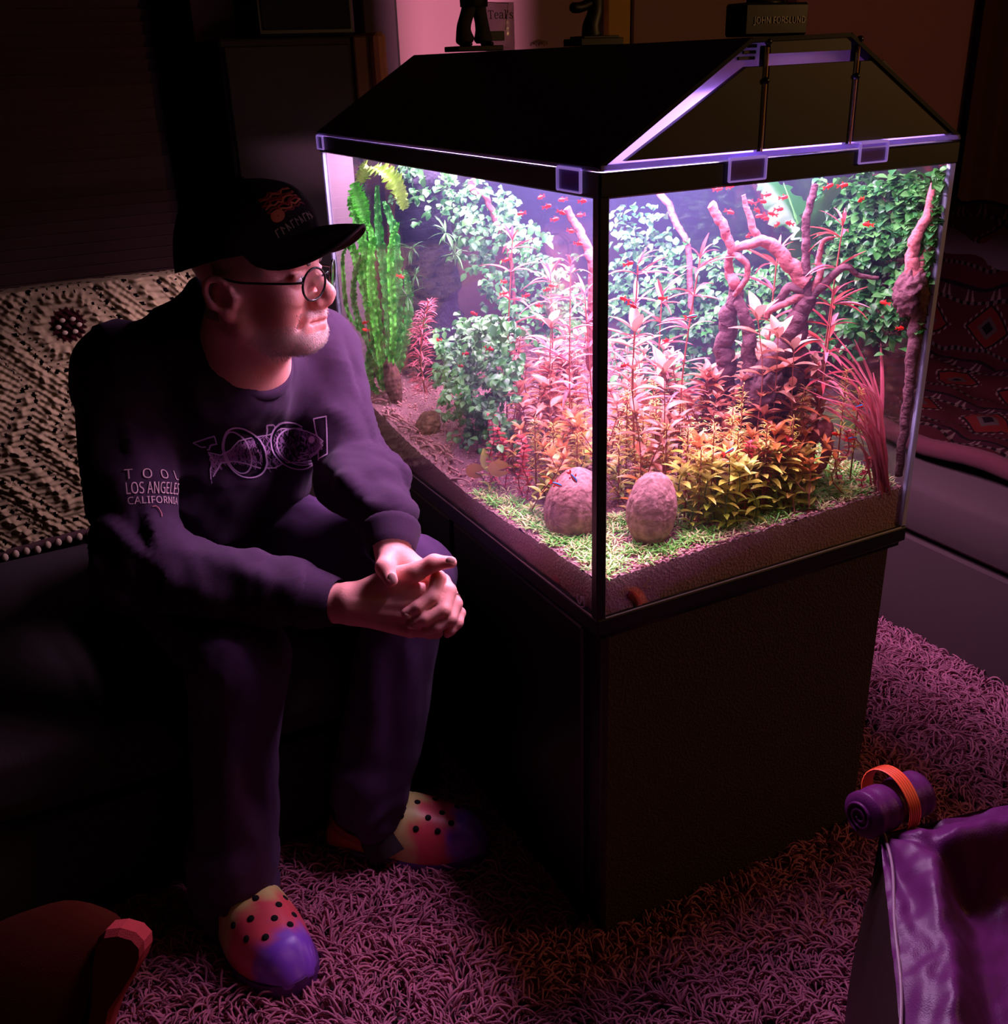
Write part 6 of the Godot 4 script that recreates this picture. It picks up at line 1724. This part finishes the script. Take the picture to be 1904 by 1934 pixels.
# ------------------------------------------------------------------ fish
func fish_proto(red: bool) -> Node3D:
	var o := Node3D.new(); o.name = "red_fish" if red else "neon_fish"
	var L := 0.0145 if red else 0.02
	var body := MB.new()
	var rs := []
	for k in 13:
		var s := k / 12.0
		var h: float = L * (0.17 if red else 0.12) * pow(sin(PI * clampf(pow(s, 0.75) * 0.93 + 0.05, 0, 1)), 0.8) + L * 0.02
		var ring := []
		for j in 12:
			var a := TAU * j / 12
			ring.append(Vector3(L * (0.5 - s * 0.8), sin(a) * h, cos(a) * h * 0.5))
		rs.append(ring)
	body.rings(rs)
	var rm := mat(Color(0.9, 0.16, 0.12), 0.35); rm.backlight_enabled = true; rm.backlight = Color(0.5, 0.1, 0.08)
	var bm := mat(Color(0.35, 0.3, 0.36), 0.3)
	var add := func(called: String, m, mt) -> void:
		var i := MeshInstance3D.new(); i.name = called; i.mesh = m.mesh(); i.material_override = mt; o.add_child(i, true)
	add.call("body", body, rm if red else bm)
	var tl := MB.new()
	for s in [-1.0, 1.0]: tl.leaf(Vector3(-L * 0.28, 0, 0), Vector3(-1, 0.55 * s, 0), Vector3.BACK, L * 0.34, L * 0.16, 0.0, 0.05, 3)
	add.call("tail_fin", tl, rm)
	var df := MB.new(); df.leaf(Vector3(L * 0.08, L * 0.13, 0), Vector3(-0.5, 1, 0), Vector3.BACK, L * 0.24, L * 0.14, 0.0, 0.0, 3); df.leaf(Vector3(-L * 0.02, -L * 0.12, 0), Vector3(-0.6, -1, 0), Vector3.BACK, L * 0.2, L * 0.14, 0.0, 0.0, 3); add.call("fin", df, rm)
	for s in [-1.0, 1.0]:
		var ey := MB.new(); ey.ell(Vector3(L * 0.4, L * 0.025, s * L * 0.045), Basis.from_scale(Vector3.ONE * L * 0.032), 8, 6)
		add.call("eye", ey, mat(Color(0.03, 0.03, 0.04), 0.2))
	if not red:
		for d in [[0.045, Color(0.2, 0.65, 1.0), "blue_stripe", 0.02], [-0.045, Color(0.95, 0.1, 0.12), "red_stripe", -0.03]]:
			var m := MB.new()
			for s in [-1.0, 1.0]: m.tube([Vector3(L * 0.4, L * d[0], s * L * 0.045), Vector3(L * 0.1, L * d[0] * 1.2, s * L * 0.065), Vector3(-L * 0.25, L * d[3], s * L * 0.02)], [L * 0.03, L * 0.045, L * 0.02], 6)
			add.call(d[2], m, mat(d[1], 0.2, 0.0))
	return o
func fishes() -> void:
	var p := fish_proto(true)
	var groups := [
		["small red fish swimming in the dark upper corner left of the black post", "red fish in the dark upper corner", 0.35, [1033, 390, 1063, 377, 985, 403, 1048, 414, 1097, 406, 1092, 460, 1078, 436, 1060, 401, 1022, 372, 1100, 380]],
		["small red fish swimming before the green leaves left of the black post", "red fish among the green leaves on the left", 0.3, [756, 522, 952, 554, 895, 592, 994, 558, 1033, 547, 955, 491, 1018, 577, 827, 642, 880, 668, 920, 655, 690, 609, 691, 623, 703, 644, 868, 691, 1045, 540, 925, 660, 952, 532]],
		["small red fish swimming behind the driftwood tips at the top", "red fish at the top behind the driftwood", 0.5, [1420, 382, 1430, 397, 1448, 368, 1436, 407, 1471, 395, 1460, 404, 1468, 424, 1492, 422, 1378, 400, 1356, 357, 1446, 412, 1480, 373, 1415, 445, 1380, 352, 1440, 380]],
		["small red fish swimming lower down among the plants right of the post", "red fish lower down right of the post", 0.25, [1187, 498, 1252, 563, 1180, 565, 1257, 643, 1194, 577, 1640, 424, 1627, 377, 1672, 572, 1580, 820, 1565, 352, 1592, 350, 1395, 795, 1180, 690, 1700, 620]],
	]
	var first := true
	for g in groups:
		for i in range(0, g[3].size(), 2):
			var o: Node3D = p if first else p.duplicate()
			first = false
			o.name = numbered("red_fish"); add_child(o, true)
			o.position = clampin(tank(g[3][i], g[3][i + 1], clampf(g[2] + rr(-0.1, 0.1), 0.05, 0.9)))
			o.basis = Basis(Vector3.UP, rr(-0.7, 0.7) + (PI if rng.randf() < 0.4 else 0.0) - 0.4) * Basis(Vector3.BACK, rr(-0.35, 0.35))
			tag(o, g[0], "fish", g[1])
	var n := fish_proto(false)
	var k := 0
	for d in [[1050, 914, 0.06, "slim fish with blue and red stripe before the left rock, the larger of two", -0.35], [1082, 901, 0.06, "slim blue-striped fish at upper right of the left rock", -0.9], [1376, 853, 0.06, "slim blue-striped fish low in the thicket right of the oval rock", 0.5], [1622, 768, 0.25, "slim bright blue-striped fish beside the red grass", 0.25], [1608, 828, 0.25, "slim blue-striped fish low at the foot of the red grass", 0.1], [1305, 598, 0.2, "slim blue and red striped fish left of the driftwood", 0.2]]:
		var o: Node3D = n if k == 0 else n.duplicate()
		k += 1
		o.name = numbered("neon_fish"); add_child(o, true)
		o.position = clampin(tank(d[0], d[1], d[2]))
		o.basis = Basis(CR, CU, -CF) * Basis(Vector3.BACK, d[4]) * Basis(Vector3.UP, 0.3)
		tag(o, d[3], "fish")

# ------------------------------------------------------------------ leather armchair at the lower right, chair corner at the lower left
func armchair() -> void:
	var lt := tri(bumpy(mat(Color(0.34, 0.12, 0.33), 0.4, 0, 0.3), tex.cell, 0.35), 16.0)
	var Y := 0.40
	var K := on_y(1662, 1576, Y)
	var e1 := (on_y(1700, 1934, Y) - K)          # along the left edge, towards us
	var e2 := (on_y(1904, 1518, Y) - K)          # along the back edge, to the right
	var t := thing("armchair", "dark purple-black leather armchair cut off by the lower right corner", "armchair", Vector3(K.x, 0, K.z) + (e1 + e2) * 0.5)
	e1 = e1.normalized(); e2 = e2.normalized()
	var m := MB.new()
	var S1 := 0.75; var S2 := 0.5
	m.grid(110, 90, func(a: float, b: float) -> Vector3:
		var u := pow(a, 1.3) * S1; var v := pow(b, 1.3) * S2
		var d := minf(v * 1.0, u * 1.15)
		var ang := atan2(v, u + 0.0001)
		var r := sqrt(u * u + v * v)
		# rolled edge: up from the seam, over, then down into the seat
		var h := 0.030 * sin(PI * clampf(d / 0.09, 0, 1) * 0.5) - 0.085 * smoothstep(0.055, 0.13, d) - 0.03 * smoothstep(0.1, 0.3, d)
		# gathers fanning out of the corner
		var fan := pow(absf(sin(ang * 5.2 + 0.35)), 6.0)
		h -= 0.009 * (1.0 - fan) * 0.0 + 0.010 * fan * smoothstep(0.0, 0.03, r) * (1.0 - smoothstep(0.16, 0.3, r))
		h += 0.005 * sin(u * 38.0 + v * 55.0 + 2.0 * nz.get_noise_2d(u * 8, v * 8)) * smoothstep(0.03, 0.07, v) * (1.0 - smoothstep(0.07, 0.12, v))
		h += 0.004 * nz.get_noise_2d(u * 20, v * 20)
		return K + e1 * u + e2 * v + Vector3.UP * h)
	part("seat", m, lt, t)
	# outer side and back, down to the floor
	var out := MB.new()
	out.grid(40, 14, func(a, b): return K + e1 * (a * S1) - e2 * (0.012 * sin(PI * b) + 0.02 * b - 0.01) + Vector3.UP * (-Y * 0.96 * b))
	out.grid(40, 14, func(a, b): return K + e2 * (a * S2) - e1 * (0.012 * sin(PI * b)) + Vector3.UP * (-Y * 0.96 * b))
	out.grid(10, 10, func(a, b): return K + e1 * S1 + e2 * (a * S2) + Vector3.UP * (-Y * 0.96 * b - 0.03 * a))
	out.grid(10, 10, func(a, b): return K + e2 * S2 + e1 * (a * S1) + Vector3.UP * (-Y * 0.96 * b - 0.1))
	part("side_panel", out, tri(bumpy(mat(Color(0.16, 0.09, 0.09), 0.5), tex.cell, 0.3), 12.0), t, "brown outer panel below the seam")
	var sm := MB.new()
	var sp := []
	for k in 46:
		var u := S1 * k / 45.0
		sp.append(K + e1 * u + e2 * (0.004 + 0.006 * sin(u * 14.0) + 0.003 * sin(u * 31.0)) + Vector3.UP * 0.004)
	sm.tube(sp, [0.0022], 6); part("piping", sm, mat(Color(0.5, 0.38, 0.46), 0.5), t, "pale piped seam")
	for q in [[0.05, 0.05], [0.68, 0.05], [0.05, 0.44], [0.68, 0.44]]:
		var l := MB.new(); var o: Vector3 = K + e1 * q[0] + e2 * q[1]; o.y = 0.0; l.tube([o, o + Vector3.UP * 0.05], [0.02, 0.024], 10); part("foot", l, M.black, t)
	# neck roll held by an orange strap on the back corner
	var r := thing("neck_roll", "small rolled leather cushion with orange strap lying at the armchair corner", "cushion", on_y(1660, 1570, Y))
	var a0 := at(1626, 1542, 1.305); var a1 := at(1736, 1496, 1.358)
	var ax := (a1 - a0).normalized()
	var rl := MB.new()
	var pts := []
	var rad := []
	for k in 25:
		var s := k / 24.0
		pts.append(a0.lerp(a1, s))
		var lobe := 0.0305 * (1.0 - 0.24 * exp(-pow((s - 0.5) / 0.07, 2)) - 0.09 * exp(-pow((s - 0.18) / 0.03, 2)) - 0.07 * exp(-pow((s - 0.82) / 0.03, 2)))
		rad.append(lobe * sqrt(clampf(minf(s, 1.0 - s) / 0.05 + 0.45, 0, 1)))
	rl.tube(pts, rad, 30); part("roll", rl, lt, r)
	var fr := frame(ax, CU)
	var sw := MB.new()
	var wp := []
	for k in 60:
		var an := k / 59.0 * TAU * 2.2
		wp.append(a0 - ax * 0.002 + (fr.x * cos(an) + fr.z * sin(an)) * lerpf(0.004, 0.021, k / 59.0))
	sw.tube(wp, [0.0022], 6); part("rolled_end", sw, lt, r)
	var st := MB.new()
	var rs := []
	var mid := a0.lerp(a1, 0.52)
	for k in 41:
		var an := TAU * k / 40
		var ring := []
		var rr0 := 0.036 + 0.012 * pow(maxf(0, (fr.x * cos(an) + fr.z * sin(an)).dot((CU * 0.8 - CR * 0.6).normalized())), 2.0)
		var dr := fr.x * cos(an) + fr.z * sin(an)
		for q in [[-0.010, 0.0], [0.010, 0.0], [0.010, 0.0022], [-0.010, 0.0022]]: ring.append(mid + ax * q[0] + dr * (rr0 + q[1]))
		rs.append(ring)
	st.rings(rs, false); part("strap", st, mat(Color(0.9, 0.33, 0.17), 0.5), r, "ridged orange strap")
	var rd := MB.new()
	for o in [-0.006, -0.002, 0.002, 0.006]:
		var lp := []
		for k in 41:
			var an := TAU * k / 40
			var dr := fr.x * cos(an) + fr.z * sin(an)
			lp.append(mid + ax * o + dr * (0.036 + 0.012 * pow(maxf(0, dr.dot((CU * 0.8 - CR * 0.6).normalized())), 2.0) + 0.0022))
		rd.tube(lp, [0.0007], 4)
	part("strap_ribs", rd, mat(Color(0.75, 0.25, 0.12), 0.5), r).set_meta("kind", "stuff")

func front_corner() -> void:
	var t := thing("chair", "rounded corner of a reddish-brown upholstered chair at the lower left", "chair", on_y(150, 1900, 0.0) * Vector3(1, 0, 1))
	var D := 1.02
	var o := at(240, 1850, D)
	var X := Transform3D(Basis(CR, CU, -CF), o)
	var pl := []
	for q in [[120, 2200], [175, 1985], [190, 1860], [197, 1790], [207, 1748], [222, 1733], [248, 1730], [276, 1738], [291, 1754], [292, 1772], [284, 1795], [262, 1832], [240, 1872], [228, 1905], [212, 1960], [190, 2060], [170, 2200]]:
		pl.append(Vector2((q[0] - 240) / FPX * D, -(q[1] - 1850) / FPX * D))
	var m := MB.new(); m.prism(pl, X, 0.035, 0.006); part("back_wing", m, tri(bumpy(mat(Color(0.5, 0.17, 0.18), 0.95, 0, 0.1), tex.cloth, 0.4), 8.0), t)
	var b := MB.new()
	b.tube(spline([at(-140, 2120, 0.98), at(20, 1900, 1.0), at(120, 1810, 1.02), at(190, 1775, 1.045), at(215, 1768, 1.06)], 20), [0.10, 0.098, 0.094, 0.09, 0.085, 0.08, 0.075, 0.07, 0.066, 0.062, 0.058, 0.054, 0.05, 0.045, 0.04, 0.035, 0.03, 0.025, 0.02, 0.014, 0.008], 20)
	part("padded_edge", b, tri(bumpy(mat(Color(0.16, 0.04, 0.015), 0.95, 0, 0.1), tex.cloth, 0.4), 8.0), t, "orange-brown padded edge")
	var base := MB.new()
	var bo := at(60, 2250, 1.0)
	base.box(Vector3(bo.x, bo.y * 0.5, bo.z), Vector3(0.13, bo.y * 0.5, 0.1), Basis(), 0.02); part("seat_base", base, M.dark, t)

# ------------------------------------------------------------------ things on the hood
func hood_top() -> void:
	# figurine cut off at the waist by the frame: trousers, shoes, plinth
	var Z := -0.86
	var P := func(x: float, y: float) -> Vector3: return on_z(x, y, Z)
	var top: float = 1.3355
	var b0: Vector3 = P.call(895, 88)
	var t := thing("figurine", "small standing figurine in flared dark trousers on a black named plinth", "figurine", Vector3(b0.x, top, Z))
	var pm := MB.new(); pm.box(Vector3(b0.x, top + 0.0045, Z), Vector3(0.047, 0.0045, 0.03), Basis(), 0.0012); part("plinth", pm, M.gloss, t)
	var y0 := top + 0.009
	var fm := tri(bumpy(mat(Color(0.16, 0.14, 0.12), 0.7), tex.cloth, 0.6), 14.0)
	for s in [[-1.0, 878, 884], [1.0, 909, 912]]:
		var l := MB.new()
		var hipp: Vector3 = P.call(895 + s[0] * 9, 12)
		var kn: Vector3 = P.call(s[1] + s[0] * 2, 52)
		var an: Vector3 = P.call(s[2] - (4 if s[0] < 0 else -1), 84)
		an.y = y0 + 0.004
		l.tube(spline([hipp + Vector3(0, 0.02, 0), hipp, kn, an], 24), [0.013, 0.0135, 0.014, 0.014, 0.0135, 0.013, 0.0125, 0.012, 0.0115, 0.0112, 0.011, 0.0108, 0.0106, 0.0106, 0.0107, 0.011, 0.0112, 0.0115, 0.0122, 0.013, 0.014, 0.0148, 0.0145, 0.0125, 0.011].map(func(r): return r * 1.22), 14, 0.8)
		part("trouser_leg", l, fm, t)
		var sh := MB.new(); sh.ell(an + Vector3(s[0] * 0.004, -0.001, 0.008), Basis.from_scale(Vector3(0.011, 0.0055, 0.018)), 16, 8); part("shoe", sh, M.gloss, t)
	var jc := MB.new()
	var w: Vector3 = P.call(895, 6)
	jc.tube([w + Vector3(0, -0.006, 0), w + Vector3(0, 0.03, 0), w + Vector3(0, 0.07, 0), w + Vector3(0, 0.11, 0), w + Vector3(0, 0.118, 0)], [0.027, 0.028, 0.03, 0.033, 0.02], 18, 0.65); part("jacket", jc, M.black, t)
	var hd0 := MB.new(); hd0.ell(w + Vector3(0, 0.143, 0), Basis.from_scale(Vector3(0.016, 0.022, 0.018)), 16, 12); part("head", hd0, mat(Color(0.5, 0.33, 0.27), 0.6), t)
	for s in [-1.0, 1.0]:
		var am := MB.new(); am.tube([w + Vector3(s * 0.03, 0.1, 0), w + Vector3(s * 0.042, 0.05, 0.004), w + Vector3(s * 0.036, 0.012, 0.012)], [0.01, 0.009, 0.007], 10); part("arm", am, M.black, t)
	var nm := MB.new()      # worn lettering, too small to read
	for sg in [[911, 8], [925, 3], [931, 12]]:
		var pts := []
		for k in int(sg[1]) + 2: pts.append(P.call(sg[0] + k * 1.1, 92.5 + (1.6 if k % 2 else -1.0) - k * 0.06) * Vector3(1, 0, 1) + Vector3(0, top + 0.0045 + (0.0009 if k % 2 else -0.0011), 0.0303))
		nm.tube(pts, [0.00035], 4)
	part("name_lettering", nm, mat(Color(0.75, 0.68, 0.55), 0.5), t)
	# clear bag of bath salts behind it
	var zb := -0.93
	var c: Vector3 = on_z(944, 46, zb)
	var bag := thing("bag", "clear plastic bag with dark Teal's lettering beside the figurine", "bag", Vector3(c.x, top, zb))
	var bm := MB.new()
	var hw := 0.032; var hh := (c.y - top) + 0.0385
	for s in [1.0, -1.0]:
		bm.grid(20, 24, func(a: float, b: float) -> Vector3:
			var u: float = (a * 2 - 1) * s; var v: float = b * 2 - 1
			var th: float = 0.016 * (1 - pow(absf(u), 3.0)) * (1 - pow(absf(v), 4.0)) * (1.0 - 0.3 * v)
			return Vector3(c.x + u * hw, top + (b * hh), zb + s * (th + 0.0008 * nz.get_noise_2d(a * 30, b * 30))))
	part("film", bm, blend(mat(Color(0.7, 0.55, 0.68), 0.22), 0.55), bag)
	var tl := letter_mesh("Teal's", 0.0205, true)
	var ti := part("lettering", tl, mat(Color(0.12, 0.05, 0.1), 0.6), bag); ti.transform = Transform3D(Basis(), on_z(937, 20, zb) * Vector3(1, 1, 0) + Vector3(0, -0.008, zb + 0.0185) - bag.position)
	var ln := MB.new()
	ln.tube([on_z(917, 4, zb + 0.02), on_z(960, 6, zb + 0.018), on_z(957, 30, zb + 0.02), on_z(955, 57, zb + 0.018)], [0.0007], 5); part("label_outline", ln, mat(Color(0.3, 0.08, 0.15), 0.6), bag)
	var pnl := MB.new(); pnl.box(on_z(939, 68, zb + 0.0155), Vector3(0.0155, 0.0085, 0.0022), Basis(), 0.001); part("label_band", pnl, mat(Color(0.1, 0.06, 0.18), 0.5), bag)
	# second figurine, dark silhouette with an outstretched arm
	var Z2 := -0.55
	var Q := func(x: float, y: float) -> Vector3: return on_z(x, y, Z2)
	var q0: Vector3 = Q.call(1121, 78)
	var f2 := thing("figurine", "black silhouetted figurine with one arm held out on a stepped plinth", "figurine", Vector3(q0.x, top, Z2))
	var p2 := MB.new(); p2.box(Vector3(q0.x, top + 0.0055, Z2), Vector3(0.041, 0.0055, 0.028), Basis(), 0.001); p2.box(Vector3(q0.x + 0.002, top + 0.0125, Z2), Vector3(0.034, 0.002, 0.022), Basis(), 0.0008); part("plinth", p2, M.gloss, f2)
	var bd := MB.new()
	var q1: Vector3 = Q.call(1118, 62)
	bd.tube(spline([Vector3(q1.x, top + 0.014, Z2), Q.call(1117, 50), Q.call(1124, 24), Q.call(1124, 0), Q.call(1124, -40)], 20), [0.018, 0.0175, 0.017, 0.0165, 0.016, 0.0155, 0.015, 0.0145, 0.014, 0.0138, 0.0136, 0.0136, 0.0138, 0.014, 0.0145, 0.015, 0.0155, 0.016, 0.016, 0.015, 0.011], 16, 0.8); part("robe", bd, M.black, f2)
	var a2 := MB.new(); a2.tube(spline([Q.call(1118, 4), Q.call(1096, 14), Q.call(1079, 14)], 8), [0.0085, 0.0082, 0.008, 0.008, 0.008, 0.0082, 0.0082, 0.0078, 0.006], 12); part("arm", a2, M.black, f2)
	var h2 := MB.new(); h2.ell(Q.call(1124, -62), Basis.from_scale(Vector3(0.013, 0.018, 0.015)), 14, 10); part("head", h2, M.black, f2)
	# nameplate block at the near end of the ridge
	var Z3 := -0.09
	var k0: Vector3 = on_z(1467, 60, Z3)
	var nb := thing("nameplate", "black block engraved with pale capital letters at the near end of the hood", "nameplate", Vector3(k0.x, top, Z3))
	var hgt: float = on_z(1467, 4, Z3).y - top
	var wd: float = (on_z(1526, 60, Z3).x - on_z(1406, 60, Z3).x) / 2
	var n1 := MB.new(); n1.box(Vector3(k0.x, top + hgt / 2, Z3 - 0.02), Vector3(wd, hgt / 2, 0.02), Basis(), 0.003); part("block", n1, M.gloss, nb)
	var n2 := MB.new(); n2.tube([Vector3(k0.x - 0.004, top + hgt, Z3 - 0.02), Vector3(k0.x - 0.004, top + hgt + 0.05, Z3 - 0.02), Vector3(k0.x - 0.004, top + hgt + 0.09, Z3 - 0.02)], [0.03, 0.022, 0.012], 16, 0.5); part("bust", n2, M.gloss, nb)
	var l3 := letter_mesh("JOHN FORSLUND", 0.0105)
	var li := part("lettering", l3, mat(Color(0.95, 0.92, 0.9), 0.6), nb)
	var lw := l3.get_aabb().size.x
	li.transform = Transform3D(Basis.from_scale(Vector3(wd * 1.62 / lw, 1, 1)), Vector3(k0.x + wd * 0.08, top + hgt * 0.47, Z3 + 0.0008) - nb.position)
	# loose withered sprig on the roof edge
	var sg := thing("dried_sprig", "small curl of dried brown root lying on the hood ridge", "root", on_z(1016, 94, -0.7))
	var s0 := MB.new()
	for k in 5:
		var cc := on_z(1008 + k * 5, 96 - (k % 3) * 3, -0.7); cc.y = top + 0.003 + 0.002 * (k % 3)
		var lp := []
		for j in 14: lp.append(cc + Vector3(cos(j * 0.5) * 0.006, absf(sin(j * 0.5)) * 0.007, sin(j * 0.5) * 0.005))
		s0.tube(lp, [0.0006], 4)
	part("fibre", s0, mat(Color(0.5, 0.36, 0.3), 0.8), sg)
